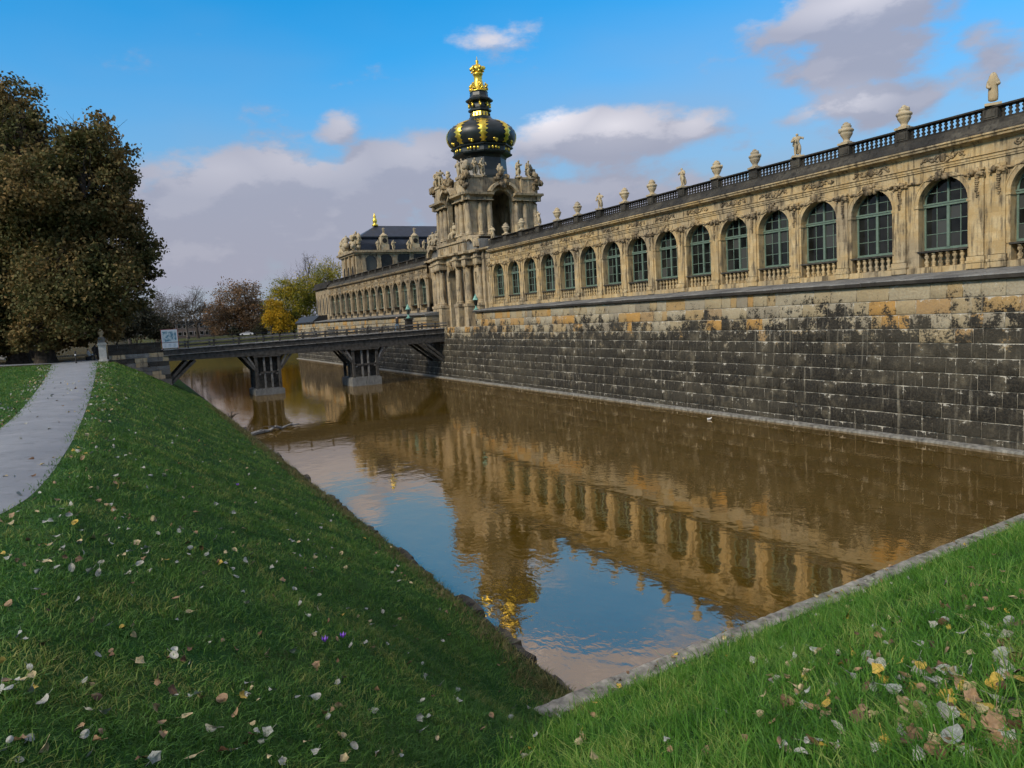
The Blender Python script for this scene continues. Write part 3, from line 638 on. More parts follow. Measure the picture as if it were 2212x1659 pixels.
def window_frame_mesh():
    m = MB(); hw = R_ARC; H0 = Z_SILL+.06-Z_SPR; d0, d1 = 0.0, .12
    m.box(d0, d1, -hw, -hw+.10, H0, 0); m.box(d0, d1, hw-.10, hw, H0, 0); m.box(d0, d1, -hw+.1, hw-.1, H0, H0+.12)
    m.box(d0-.06, d1, -hw, hw, -.10, .10); m.box(d0-.1, d0-.06, -hw, hw, .02, .10)
    m.box(d0-.03, d1, -.075, .075, H0+.12, -.1); m.box(d0-.02, d1, -.06, .06, .1, hw-.05)
    m.arc_band(0, .1, hw-.10, hw+.0, d0, d1, math.asin(0.0), math.pi, 16)
    for s in (-1, 1): m.box(d0+.03, d1-.02, s*.64-.02, s*.64+.02, H0+.12, -.1); m.box(d0+.03, d1-.02, s*.64-.018, s*.64+.018, .1, math.sqrt(hw*hw-.64**2)+.02)
    h = (-.1-H0-.12)/3
    for i in (1, 2):
        for (a, b) in ((-hw+.1, -.66), (-.62, -.075), (.075, .62), (.66, hw-.1)): m.box(d0+.03, d1-.02, a, b, H0+.12+h*i-.018, H0+.12+h*i+.018)
    for (a, b) in ((-hw+.2, -.66), (-.62, -.06), (.06, .62), (.66, hw-.2)): m.box(d0+.03, d1-.02, a, b, .64-.018, .64+.018)
    return m.mesh('window_frame', 'frame')
WFRAME = window_frame_mesh()
def pane_meshes():
    hw = R_ARC-.08; H0 = Z_SILL+.06-Z_SPR+.12; h = (-.1-H0)/3; P = []
    cols = ((-hw, -.64), (-.64, 0), (0, .64), (.64, hw))
    def poly(pts): m = MB(); n = len(pts); m.add([(0.0, y, z) for y, z in pts]+[(.012, y, z) for y, z in pts], [tuple(range(n)), tuple(range(n, 2*n))[::-1]]+[(i, (i+1) % n, n+(i+1) % n, n+i) for i in range(n)]); return m.mesh('pane', 'glass')
    for a, b in cols:
        me = poly([(a, 0), (b, 0), (b, h), (a, h)])
        for i in range(3): P.append((me, H0+h*i))
        def top(y): return max(.1, math.sqrt(max(0, hw*hw-y*y)))
        q = [a+(b-a)*i/6 for i in range(7)]
        lo = [(a, .1), (b, .1)]+[(y, max(.1, min(.64, top(y)))) for y in q[::-1]]
        P.append((poly(lo), 0))
        qq = [y for y in q if top(y) > .645]
        if len(qq) >= 2:
            ed = math.sqrt(hw*hw-.64**2); qq = [max(-ed, min(ed, y)) for y in q]; qq = sorted(set(round(y, 4) for y in qq))
            P.append((poly([(qq[0], .64), (qq[-1], .64)]+[(y, max(.641, top(y))) for y in qq[::-1]]), 0))
    return P
PANES = pane_meshes()
m = MB(); m.box(-.55, .05, -R_ARC-.06, R_ARC+.06, -.09, 0); SILL = m.mesh('sill', 'soot_band')
m = MB(); m.box(0, .02, -R_ARC, R_ARC, Z_SILL-Z_SPR, .05); m.arc_band(0, .0, .02, R_ARC, 0, .02); SINGLE_GLASS = m.mesh('pane', 'glass')
m = MB()
for i in range(9):
    y0 = -.26+i*.06; m.box(.04 if i % 2 else .0, .10 if i % 2 else .06, y0, y0+.065, Z_SILL-Z_SPR+.1, -.12)
CURTAIN = m.mesh('curtain', 'curtain')
KEYST = []
for sd in (21, 22, 23):
    KEYST.append(lumps('keystone', sd, 'stone_carved', 12, .10, .30, .20, .15))
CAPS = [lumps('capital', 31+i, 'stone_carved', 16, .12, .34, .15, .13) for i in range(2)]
DROPS = []
for sd in (41, 42):
    rg_ = random.Random(sd); m = MB()
    for i in range(10):
        z = -i*.125; w = .15*(1-i*.05)
        m.lathe([(.01, -.07), (w*rg_.uniform(.7, 1.1), -.03), (w, .03), (.01, .08)], (rg_.uniform(-.01, .03), rg_.uniform(-.05, .05), z), 7, sx=.55)
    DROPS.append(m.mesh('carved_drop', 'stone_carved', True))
def swag_mesh(L, sag, r=.055):
    m = MB(); n = 9; pts = []
    for i in range(n+1):
        t = i/n; pts.append((-.05, -L*t, -sag*4*t*(1-t)*.7-.20*t+.03*math.sin(t*17)))
    for i, (a, b) in enumerate(zip(pts[:-1], pts[1:])): m.tube(a, b, r*(1+.4*math.sin(i)), r*(1+.4*math.sin(i+1)), 6)
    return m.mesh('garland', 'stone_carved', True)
def relief_mesh(seed):
    rg_ = random.Random(seed); m = MB()
    for s in (-1, 1):
        for k in range(3):
            c = (.0, s*(.22+.38*k), rg_.uniform(-.08, .08)); R = .20-.03*k; prev = None; t0 = rg_.uniform(0, 6)
            for i in range(11):
                a = t0+s*i*.55; rr = R*(1-i*.075); p = (-.02, c[1]+rr*math.cos(a)*1.2, c[2]+rr*math.sin(a))
                if prev: m.tube(prev, p, .042, .036, 5)
                prev = p
        prev = None
        for i in range(13):
            p = (-.02, s*(.1+i*.09), .13*math.sin(i*.8+seed)); 
            if prev: m.tube(prev, p, .05, .045, 5)
            prev = p
    m.lathe([(.02, -.24), (.15, -.18), (.2, 0), (.15, .18), (.02, .24)], (0, 0, 0), 8, sx=.5)
    return m.mesh('frieze_relief', 'stone_carved', True)
RELIEF = [relief_mesh(i) for i in (1, 2, 3)]
def pilaster_mesh(w, mat):
    m = MB(); z0, z1 = SZ(8.86), SZ(13.30)
    m.box(-.13, .02, -w/2, w/2, z0+.3, z1-.42); m.box(-.07, .02, w/2+.0, w/2+.20, z0+.3, z1-.42)
    m.box(-.15, .02, -w/2-.02, w/2+.02, z1-.12, z1)
    return m.mesh('pilaster', mat)
def pil_base_mesh(w, mat):
    m = MB(); z0 = SZ(8.53)
    m.box(-.20, .02, -w/2-.07, w/2+.22, z0, z0+.30); m.box(-.24, .02, -w/2-.1, w/2+.25, z0+.3, z0+.42); m.box(-.18, .02, -w/2-.05, w/2+.2, z0+.42, z0+.62); return m.mesh('pilaster_base', mat)
ENT = dict(arch=(Z_TOP, SZ(13.75)), )
def gallery(name, label, centers, bounds, mat, base_mat, y_anchor, detailed, prefix_group):
    t = thing(name, label, 'gallery', (XF, y_anchor, 8.5)); L = (-XF, -y_anchor, -8.5)
    y0, y1 = bounds[0], bounds[-1]
    m = MB(); zb = SZ(9.48)
    for c, a, b in zip(centers, bounds[:-1], bounds[1:]): arch_wall(m, a, b, c, R_ARC, Z_SILL, Z_SPR, Z_TOP, XF, .55)
    # solid masonry between and behind, terrace roof
    m.box(XF+.01, XF+8, y0, y0+.3, 6.2, SZ(14.6)); m.box(XF+.01, XF+8, y1-.3, y1, 6.2, SZ(14.6)); m.box(XF+7.7, XF+8, y0+.31, y1-.31, 6.2, SZ(14.6)); m.box(XF+.0, XF+8, y0, y1, SZ(14.61), SZ(15.0))
    m.build('wall', mat, t, L)
    m = MB(); m.box(XF+.9, XF+.95, y0+.31, y1-.31, 8.6, SZ(14.55)); m.build('room_screen', 'dark', t, L)
    # plinth and the recessed strip under the windows
    m = MB(); m.box(XF-.12, XF+.9, y0, y1, 8.2, SZ(8.79)); m.box(XF+.66, XF+.9, y0, y1, SZ(8.79), Z_SILL-.10); m.build('plinth_course', mat, t, L)
    ed = [y0]+[v for c in centers for v in (c-R_ARC, c+R_ARC)]+[y1]
    for a, b in zip(ed[::2], ed[1::2]):
        m = MB(); m.box(XF+.0, XF+.66, a, b, SZ(8.791), Z_SILL-.002); m.build('window_pier', mat, t, L)
    # entablature profile swept the whole length
    m = MB()
    P = [(XF+.3, Z_TOP), (XF-.06, Z_TOP), (XF-.06, SZ(13.70)), (XF-.10, SZ(13.72)), (XF-.10, SZ(13.82)), (XF-.16, SZ(13.86)), (XF-.02, SZ(13.90)), (XF-.02, SZ(14.42)), (XF-.10, SZ(14.45)), (XF-.18, SZ(14.53)), (XF-.42, SZ(14.57)), (XF-.45, SZ(14.66)), (XF-.52, SZ(14.70)), (XF-.52, SZ(14.775)), (XF+.3, SZ(14.775))]
    m.profile_y(P, y0, y1); m.build('entablature', mat, t, L)
    m = MB(); P = [(XF-.50, SZ(14.778)), (XF-.50, SZ(14.84)), (XF-.30, SZ(14.95)), (XF-.22, SZ(15.12)), (XF-.02, SZ(15.22)), (XF+.0, SZ(15.35)), (XF+.6, SZ(15.35)), (XF+.6, SZ(14.778))]
    m.profile_y(P, y0, y1); m.build('blackened_cornice', 'soot_band', t, L)
    # roof balustrade
    zb0, zb1 = SZ(15.352), SZ(16.05)
    m = MB(); m.profile_y([(XF+.06, zb0), (XF+.06, zb0+.09), (XF+.10, zb0+.11), (XF+.42, zb0+.11), (XF+.44, zb0)], y0, y1)
    m.profile_y([(XF+.10, zb1-.13), (XF+.02, zb1-.09), (XF+.02, zb1-.02), (XF+.06, zb1), (XF+.46, zb1), (XF+.5, zb1-.03), (XF+.5, zb1-.09), (XF+.42, zb1-.13)], y0, y1)
    bal = m.build('balustrade', 'soot', t, L); 
    piers = [(a+b)/2 if False else b for a, b in zip(bounds[:-1], bounds[1:])]
    hb = zb1-.13-(zb0+.11)
    allp = sorted(set(bounds)); pw = .36
    pm = MB(); pm.box(XF+.03, XF+.48, -pw, pw, zb0+.111, zb1-.131); pm.box(XF-.0, XF+.03, -pw+.1, pw-.1, zb0+.2, zb1-.22); PM = pm.mesh('pedestal', 'soot_band')
    for b in allp: put('pedestal', PM, bal, (0, b, 0))
    for a, b in zip(allp[:-1], allp[1:]):
        n = max(3, int(round((b-a-2*pw)/(.30 if detailed else .42)))); 
        if not detailed and b-a < 1: continue
        for i in range(n):
            yy = a+pw+(b-a-2*pw)*(i+.5)/n; put('baluster', BALU_D, bal, (XF+.26, yy, zb0+.11), (0, 0, 0), (1.12, 1.12, hb/.68))
    # piers
    PIL = pilaster_mesh(.62, mat); PBASE = pil_base_mesh(.62, base_mat)
    rg_ = random.Random(9)
    for k, b in enumerate(bounds):
        offs = (0,)
        if detailed and abs(b-DOUBLE) < .1: offs = (-.52, .52)
        for of in offs:
            p = put('pilaster', PIL, t, (0, b+of-y_anchor, -8.5)); put('pilaster_base', PBASE, p)
            put('capital', CAPS[k % 2], p, (-.10, .05, SZ(13.08)), (0, 0, 0), (1, 1, 1.0))
            put('carved_drop', DROPS[k % 2], p, (-.16, 0, SZ(12.85)), (0, 0, 0), (1, .85, .85 if detailed else .7))
    SW = {}
    for k, (c, a, b) in enumerate(zip(centers, bounds[:-1], bounds[1:])):
        w = put('window', WFRAME, t, (.48, c-y_anchor, Z_SPR-8.5))
        if detailed:
            for me, dz in PANES: put('pane', me, w, (.06, 0, dz), (0, rg_.gauss(0, .006), rg_.gauss(0, .006)))
            if (k*7) % 3 == 0: put('curtain', CURTAIN, w, (.16, .9, 0)); 
            if (k*5) % 4 == 1: put('curtain', CURTAIN, w, (.16, -.95, 0))
        else: put('pane', SINGLE_GLASS, w, (.06, 0, 0))
        put('sill', SILL, w, (0, 0, Z_SILL-Z_SPR+.02))
        m = MB(); m.arc_band(0, 0, R_ARC+.002, R_ARC+.22, -.06, .1, 0, math.pi, 16); m.arc_band(0, 0, R_ARC+.222, R_ARC+.29, -.09, .1, 0, math.pi, 16)
        for s in (-1, 1): m.box(-.05, .1, min(s*(R_ARC+.002), s*(R_ARC+.2)), max(s*(R_ARC+.002), s*(R_ARC+.2)), Z_SILL-Z_SPR, -.121); m.box(-.10, .35, min(s*(R_ARC-.04), s*(R_ARC+.24)), max(s*(R_ARC-.04), s*(R_ARC+.24)), -.12, -.002)
        if k == 0: ARCH = m.mesh('arch_moulding', mat)
        am = put('arch_moulding', ARCH, t, (0, c-y_anchor, Z_SPR-8.5))
        put('keystone', KEYST[k % 3], am, (-.10, 0, R_ARC+.14), (0, 0, 0), (1, 1, 1.0))
        if detailed:
            for s in (-1, 1):
                sp = (b-c if s > 0 else c-a)-.45; key = round(sp, 2)
                if key not in SW: SW[key] = swag_mesh(sp, .22)
                put('garland', SW[key], am, (-.03, 0, R_ARC+.16), (0, 0, 0 if s < 0 else math.pi), (1 if s < 0 else -1, 1, 1))
            put('frieze_relief', RELIEF[k % 3], t, (-.03, c-y_anchor, SZ(14.16)-8.5), (0, 0, 0), (1, 1, 1))
            for i in range(6):
                yy = -R_ARC+.18+(2*R_ARC-.36)*(i+.5)/6
                put('parapet_baluster', BALU_L, w, (-.36, yy, SZ(8.795)-Z_SPR), (0, 0, 0), (1.35, 1.35, (Z_SILL-.11-SZ(8.795))/.68))
        else:
            put('frieze_relief', RELIEF[k % 3], t, (-.03, c-y_anchor, SZ(14.16)-8.5), (0, 0, 0), (1, 1.05, 1))
    return t
DOUBLE = 21.1*K
cs = sorted([73.1-3.54*i for i in range(11)]+[34.26, 30.86, 27.35, 23.36, 18.85, 15.4, 12.0])
cs = [c*K for c in cs]
bd = [10.3*K]+[(a+b)/2 for a, b in zip(cs[:-1], cs[1:])]+[74.95*K]
bd[bd.index(min(bd, key=lambda v: abs(v-DOUBLE)))] = DOUBLE
i25 = bd.index(min(bd, key=lambda v: abs(v-25.5*K))); bd[i25] = 25.6*K
RW = gallery('gallery_wing', 'long warm sandstone gallery with arched green windows above the moat wall', cs, bd, 'stone', 'stone', 45.0, True, 'r')
lc = [(96.37+3.79*i)*K for i in range(14)]
lb = [94.4*K]+[(a+b)/2 for a, b in zip(lc[:-1], lc[1:])]+[147.6*K]
LW = gallery('gallery_wing', 'greyer receding arcaded gallery beyond the crown gate', lc, lb, 'stone_far', 'soot_band', 127.0, False, 'l')
# narrow blind bays closing the far end of the left wing
m = MB(); ye0, ye1 = 147.6*K, 159.7*K
m.box(XF, XF+8, ye0+.02, ye1, 8.2, SZ(14.775)); m.build('end_wall', 'stone_far', LW, (-XF, -127, -8.5))
for i in range(4):
    yy = ye0+1.6+i*3.0
    m = MB(); m.box(XF-.14, XF-.002, yy-.35, yy+.35, 8.6, SZ(13.7)); m.build('pilaster', 'stone_far', LW, (-XF, -127, -8.5))
    m = MB(); m.box(XF-.012, XF-.004, yy+.75, yy+1.9, SZ(9.6), SZ(12.4)); m.arc_band(yy+1.325, SZ(12.4), .01, .575, XF-.012, XF-.004); m.build('blind_niche', 'soot_band', LW, (-XF, -127, -8.5))
m = MB(); m.box(XF-.5, XF+.6, ye0+.02, ye1+.4, SZ(14.778), SZ(15.35)); m.box(XF-.1, XF+.5, ye0+.02, ye1+.3, SZ(15.352), SZ(16.05)); m.build('end_cornice', 'soot', LW, (-XF, -127, -8.5))
# urns and statues on the balustrade: statue, urn, urn, repeating
zt = SZ(16.05)+.002; gl = bd[1:]; seq = sorted(gl)
seq = [b for b in seq if b > 20.5*K and b < 74.0*K]
nu = ns = 0; words = ['first', 'second', 'third', 'fourth', 'fifth', 'sixth', 'seventh', 'eighth', 'ninth', 'tenth', 'eleventh', 'twelfth']
for i, b in enumerate(seq):
    if i % 3 == 0:
        if i == 0: statue((XF+.28, b, zt), 'hooded sandstone figure on the roof balustrade, nearest statue at the right', 'statues on the gallery balustrade', HOOD, 1.42, math.radians(-60))
        else: statue((XF+.28, b, zt), 'carved putto figure on the gallery balustrade, %s statue from the right' % words[ns], 'statues on the gallery balustrade', FIG[ns % 4], 1.45, math.radians([-70, -40, -100, -60, -80][ns % 5]))
        ns += 1
    else: urn((XF+.28, b, zt), 'sandstone urn on the gallery balustrade, %s urn from the right' % words[nu], 'urns on the gallery balustrade'); nu += 1
for i, (px, py) in enumerate(((862, 552), (880, 540), (902, 532), (845, 566))):
    p = at_x(px, py, XF+7.6); urn((XF+7.6, p[1], SZ(15.0)+.002), 'distant urn on the courtyard side of the left gallery, %s from the gate' % words[[2, 1, 0, 3][i]], 'urns on the courtyard side', 1.5)
# ------------------------------------------------------------------ crown gate
GX, GY = 43.6, 88.9
gate = thing('crown_gate', 'ornate sandstone gate tower with dark onion dome and golden crown', 'gate tower', (GX, GY, 6.05))
GL = (-GX, -GY, -6.05)
def gpart(mb, name, mat, parent=None, smooth=False):
    if parent is None: return mb.build(name, mat, gate, GL, smooth)
    return mb.build(name, mat, parent, (0, 0, 0), smooth)
GM = 'stone_gate'
ZL0, ZL1, ZL2 = 6.05, 15.3, 17.05       # lower storey: floor, entablature, its top
# lower storey: passage wall with arch, flanking walls, returns
m = MB(); arch_wall(m, GY-4.4, GY+4.4, GY, 1.65, ZL0, 12.35, ZL1, XF-.25, 1.1)
m.box(XF-.24, XF+9, GY-4.4, GY-4.1, ZL0, ZL1); m.box(XF-.24, XF+9, GY+4.1, GY+4.4, ZL0, ZL1)
for s in (-1, 1):
    a, b = sorted((GY+s*4.41, GY+s*8.0)); m.box(XF+.25, XF+8, a, b, ZL0, ZL1)
    a, b = sorted((GY+s*8.01, GY+s*10.4)); m.box(XF+.6, XF+7, a, b, ZL0, SZ(14.7))
gpart(m, 'lower_storey', GM)
m = MB(); m.box(XF+3.5, XF+3.7, GY-4, GY+4, ZL0, 14.9); gpart(m, 'passage_dark_sheet', 'dark')  # dark sheet closing the passage, stands in for its shade
def column_mesh(h, r, name='column', mat=GM):
    m = MB(); m.lathe([(r*1.35, 0), (r*1.35, .12), (r*1.2, .16), (r*1.3, .24), (r*1.05, .32), (r, .4), (r*.98, h*.4), (r*.84, h-.62), (r*.95, h-.58), (r*.84, h-.54), (r*.86, h-.5)], n=16)
    m.box(-r*1.35, r*1.35, -r*1.35, r*1.35, h-.1, h); return m.mesh(name, mat, False)
CAP_BIG = lumps('column_capital', 61, 'stone_carved', 16, .26, .26, .18, .17)
LOWCOL = column_mesh(4.75, .40)
for s in (-1, 1):
    for d, dx in ((2.75, -.85), (4.75, -.45), (7.0, .05)):
        y = GY+s*d; x = XF+dx
        m = MB(); m.box(x-.62, x+.7, y-.62, y+.62, ZL0, ZL0+.35); m.box(x-.52, x+.7, y-.52, y+.52, ZL0+.35, 8.85); m.box(x-.62, x+.7, y-.62, y+.62, 8.85, 9.18)
        pd = gpart(m, 'pedestal', GM)
        c = put('column', LOWCOL, gate, (x-GX, y-GY, 9.18-6.05)); put('capital', CAP_BIG, c, (0, 0, 4.42))
        m = MB(); m.box(x-.55, x+.55, y-.55, y+.55, 13.95, 14.6); m.box(x-.7, x+.7, y-.7, y+.7, 14.6, 14.78); m.box(x-.5, x+.5, y-.5, y+.5, 14.78, 15.25); m.box(x-.85, x+.8, y-.85, y+.85, 15.25, 15.5)
        gpart(m, 'entablature_block', GM)
for s in (-1, 1):
    for d in (3.7, 5.9, 8.6):
        y = GY+s*d; x = XF+(-.26 if d < 4 else .24 if d < 8 else .58)
        m = MB(); m.box(x-.14, x, y-.33, y+.33, 8.9, 13.9); pp = gpart(m, 'pilaster', GM)
        put('capital', CAPS[0], pp, (x-.1, y, 13.6), (0, 0, 0), (1, 1, 1.3)); put('carved_drop', DROPS[1], pp, (x-.2, y, 12.9), (0, 0, 0), (1, 1, 1.2))
# lower entablature with broken curved pediment
for (a, b, dx) in ((-4.4, 4.4, -.35), (-8.0, -4.41, .15), (4.41, 8.0, .15), (-10.4, -8.01, .5), (8.01, 10.4, .5)):
    m = MB(); x = XF+dx
    m.profile_y([(x+.3, ZL1-.9), (x, ZL1-.9), (x-.05, ZL1-.7), (x, ZL1-.68), (x, ZL1-.05), (x-.3, ZL1+.05), (x-.75, ZL1+.12), (x-.8, ZL1+.3), (x+.3, ZL1+.3)], GY+a+.003, GY+b-.003)
    o = gpart(m, 'entablature', GM)
    if abs(a) < 9 and abs(b) < 9:
        m = MB(); m.box(x-.2, x+1.2, GY+a+.05, GY+b-.05, ZL1+.3, ZL2-.25); m.box(x-.4, x+1.3, GY+a, GY+b, ZL2-.25, ZL2); gpart(m, 'attic', GM)
        for q in range(3):
            yy = GY+a+(b-a)*(q+.5)/3; m = MB(); m.box(x-.26, x-.2, yy-.45, yy+.45, ZL1+.5, ZL2-.45); gpart(m, 'attic_panel', 'stone_carved')
m = MB(); m.arc_band(GY, 12.35, 1.652, 2.0, XF-.42, XF-.1); gpart(m, 'arch_moulding', GM)
o = put('keystone', KEYST[1], gate, (XF-.5-GX, 0, 14.3-6.05), (0, 0, 0), (1.8, 2, 2))
for s in (-1, 1):
    m = MB(); m.arc_band(GY+s*6.2, ZL1+.3, 1.3, 1.75, XF-.8, XF+.6, math.radians(10 if s > 0 else 60), math.radians(120 if s > 0 else 170), 10); gpart(m, 'curved_pediment', GM)
m = MB(); m.box(XF-.2, XF+9.4, GY-8, GY+8, ZL1+.31, ZL2-.02); gpart(m, 'terrace', 'slab')
# upper storey: four arched walls
HS = 4.75; ZU0, ZU1 = ZL2, 22.35; ZS = 21.65
def upper_wall(rot, hw, name='upper_wall'):
    m = MB(); arch_wall(m, -HS, HS, 0, hw, ZU0, 21.75-(hw-1.4)*.8, 24.0, -HS, .65); arch_wall(m, -HS+.66, HS-.66, 0, hw, ZU0, 21.75-(hw-1.4)*.8, 24.0, -HS+.655, .001)
    c, s = math.cos(rot), math.sin(rot)
    m.transform(lambda x, y, z: (x*c-y*s+GX, x*s+y*c+GY, z)); return gpart(m, name, GM)
UCOL = column_mesh(4.3, .36, 'column')
for k in range(4):
    rot = k*math.pi/2; c, s = math.cos(rot), math.sin(rot); hw = 1.42 if k in (0, 1) else 2.3
    upper_wall(rot, hw)
    R = lambda x, y, z: (x*c-y*s+GX, x*s+y*c+GY, z)
    for d in (-1, 1):
        m = MB(); a, b = sorted((d*1.5, d*4.9)); m.box(-HS-.45, -HS-.002, a, b, ZU0, ZU0+.45); m.box(-HS-.25, -HS-.002, a, b, ZU0+.45, ZU0+.8)
        gpart(m.transform(R), 'base_course', GM)
        for dd in (1.95, 3.15):
            p = R(-HS-.18, d*dd, ZU0+.5); cl = put('column', UCOL, gate, (p[0]-GX, p[1]-GY, p[2]-6.05)); put('capital', CAP_BIG, cl, (0, 0, 3.95), (0, 0, k), .85)
        p = R(-HS+.02, d*(HS-.02), ZU0+.5); cl = put('column', UCOL, gate, (p[0]-GX, p[1]-GY, p[2]-6.05)) if d > 0 else None
        if cl: put('capital', CAP_BIG, cl, (0, 0, 3.95), (0, 0, k), .9)
        # cornice pieces that break forward beside the arch, then a curved pediment
        m = MB(); a, b = sorted((d*1.45, d*(HS+.75)))
        m.profile_y([(-HS, 21.75), (-HS-.35, 21.75), (-HS-.35, 22.2), (-HS-.55, 22.3), (-HS-.95, 22.4), (-HS-1.0, 22.65), (-HS, 22.7)], a, b); gpart(m.transform(R), 'cornice', GM)
        m = MB(); m.profile_y([(-HS+.3, 22.7), (-HS-.4, 22.7), (-HS-.4, 24.45), (-HS-.55, 24.5), (-HS-.55, 24.7), (-HS+.3, 24.7)], *sorted((d*2.7, d*(HS+.2)))); gpart(m.transform(R), 'attic', GM)
        m = MB(); yc = d*1.0; m.arc_band(0, 21.75, 2.0, 2.35, -HS-.95, -HS-.1, math.radians(28 if d > 0 else 112), math.radians(68 if d > 0 else 152), 8); gpart(m.transform(R), 'curved_pediment', GM)
    m = MB(); m.arc_band(0, 21.75-(hw-1.4)*.8, hw+.003, hw+.3, -HS-.12, -HS+.1); gpart(m.transform(R), 'arch_moulding', GM)
    p = R(-HS-.35, 0, 24.3); put('cartouche', lumps('cartouche', 71+k, 'stone_carved', 22, .22, .95, .75, .32), gate, (p[0]-GX, p[1]-GY, p[2]-6.05), (0, 0, rot))
    p = R(-HS-.2, 0, 25.6); put('cartouche_crest', lumps('cartouche_crest', 81+k, 'statue', 9, .15, .45, .4, .24), gate, (p[0]-GX, p[1]-GY, p[2]-6.05), (0, 0, rot))
m = MB(); m.box(GX-HS+.05, GX+HS-.05, GY-HS+.05, GY+HS-.05, 24.0, 24.6); gpart(m, 'vault_ceiling', 'stone_gate')
# corner sculpture masses
for i, (a, b) in enumerate(((-1, -1), (-1, 1), (1, -1), (1, 1))):
    put('corner_trophy', lumps('corner_trophy', 91+i, 'stone_carved', 20, .55, .55, .8, .34), gate, (a*(HS+.15), b*(HS+.15), 24.1-6.05)); put('corner_trophy', lumps('corner_trophy', 191+i, 'statue', 14, .5, .5, .6, .3), gate, (a*(HS-.2), b*(HS-.2), 25.6-6.05))
# roof, drum, gilded band, dome
def dome(prof, name, mat, n=8, smooth=False, rot=math.pi/8, parent=gate):
    m = MB(); m.lathe([(r, z-6.05) for r, z in prof], (0, 0, 0), n, rot); return m.build(name, mat, parent, (0, 0, 0), smooth)
dome([(4.6, 24.6), (3.9, 24.85), (3.35, 25.3), (3.12, 26.0), (3.05, 27.6), (3.2, 27.9), (3.6, 28.1)], 'drum_roof', 'copper', 8)
dome([(3.45, 27.95), (3.85, 28.12), (3.95, 28.3), (3.72, 28.36), (3.72, 28.95), (4.05, 29.0), (4.1, 29.16), (3.75, 29.25)], 'dome_cornice', 'copper', 8)
for i in range(48):
    a = 2*math.pi*(i+.5)/48; r = 3.72*math.cos(math.pi/8)/math.cos(((a) % (math.pi/4))-math.pi/8)+.02
    m = MB(); m.lathe([(.02, -.2), (.15, -.15), (.17, .05), (.12, .2), (.02, .22)], (0, 0, 0), 6, sx=.5)
    if i == 0: BR = m.mesh('gilded_bracket', 'gold', True)
    put('gilded_bracket', BR, gate, (r*math.cos(a), r*math.sin(a), 28.66-6.05), (0, 0, a))
BULB = [(3.72, 29.2), (4.05, 29.5), (4.3, 29.95), (4.42, 30.4), (4.42, 30.8), (4.3, 31.15), (4.05, 31.55), (3.6, 31.92), (3.0, 32.2), (2.4, 32.42), (1.9, 32.65), (1.55, 32.9), (1.38, 33.15)]
bulb = dome(BULB, 'onion_dome', 'copper', 32, True, 0)
def rib_mesh():
    m = MB(); n = 26; zs_ = np.array([p[1] for p in BULB]); rs_ = np.array([p[0] for p in BULB]); s_ = np.concatenate([[0], np.cumsum(np.hypot(np.diff(rs_), np.diff(zs_)))]); t = np.linspace(.02, .80, n)*s_[-1]
    R_ = np.interp(t, s_, rs_); Z_ = np.interp(t, s_, zs_); vs = []
    for i in range(n):
        q = i/(n-1); w = (.42+.70*q**1.0)*(1 if q < .86 else max(.05, (1-q)/.14)); w *= .68+.32*math.cos(i*2.1)
        for e, off in ((-1, .03), (-.5, .10), (0, .17), (.5, .10), (1, .03)): vs.append((R_[i]+off, e*w, Z_[i]-6.05+off*.1))
    m.add(vs, [(i*5+k, i*5+k+1, i*5+k+6, i*5+k+5) for i in range(n-1) for k in range(4)]); return m.mesh('gilded_leaf', 'gold', True)
RIB = rib_mesh()
for k in range(8): put('gilded_leaf', RIB, gate, (0, 0, 0), (0, 0, math.pi/8+k*math.pi/4))
SH = lumps('gilded_shell', 5, 'gold', 6, .08, .28, .12, .15)
for k in range(8):
    a = k*math.pi/4; put('gilded_shell', SH, gate, (4.02*math.cos(a), 4.02*math.sin(a), 29.5-6.05), (0, 0, a))
dome([(1.32, 33.1), (1.36, 33.15), (1.24, 33.72)], 'gilded_collar', 'gold', 8)
GB = MB().lathe([(.02, -.26), (.09, -.2), (.12, .1), (.02, .22)], (0, 0, 0), 6).mesh('collar_leaf', 'copper', True)
for k in range(16):
    a = (k+.5)*math.pi/8; put('collar_leaf', GB, gate, (1.25*math.cos(a), 1.25*math.sin(a), 33.4-6.05))
dome([(1.25, 33.7), (1.5, 33.85), (1.52, 34.05), (1.3, 34.2), (1.15, 34.3), (1.12, 34.85), (1.3, 34.95), (1.75, 35.1), (1.8, 35.28), (1.4, 35.45), (1.2, 35.75), (1.15, 36.15), (1.2, 36.3)], 'lantern_neck', 'copper', 8)
CON = lumps('gilded_console', 6, 'gold', 5, .1, .1, .24, .17)
for k in range(8):
    a = math.pi/8+k*math.pi/4; put('gilded_console', CON, gate, (1.32*math.cos(a), 1.32*math.sin(a), 34.6-6.05), (0, 0, a))
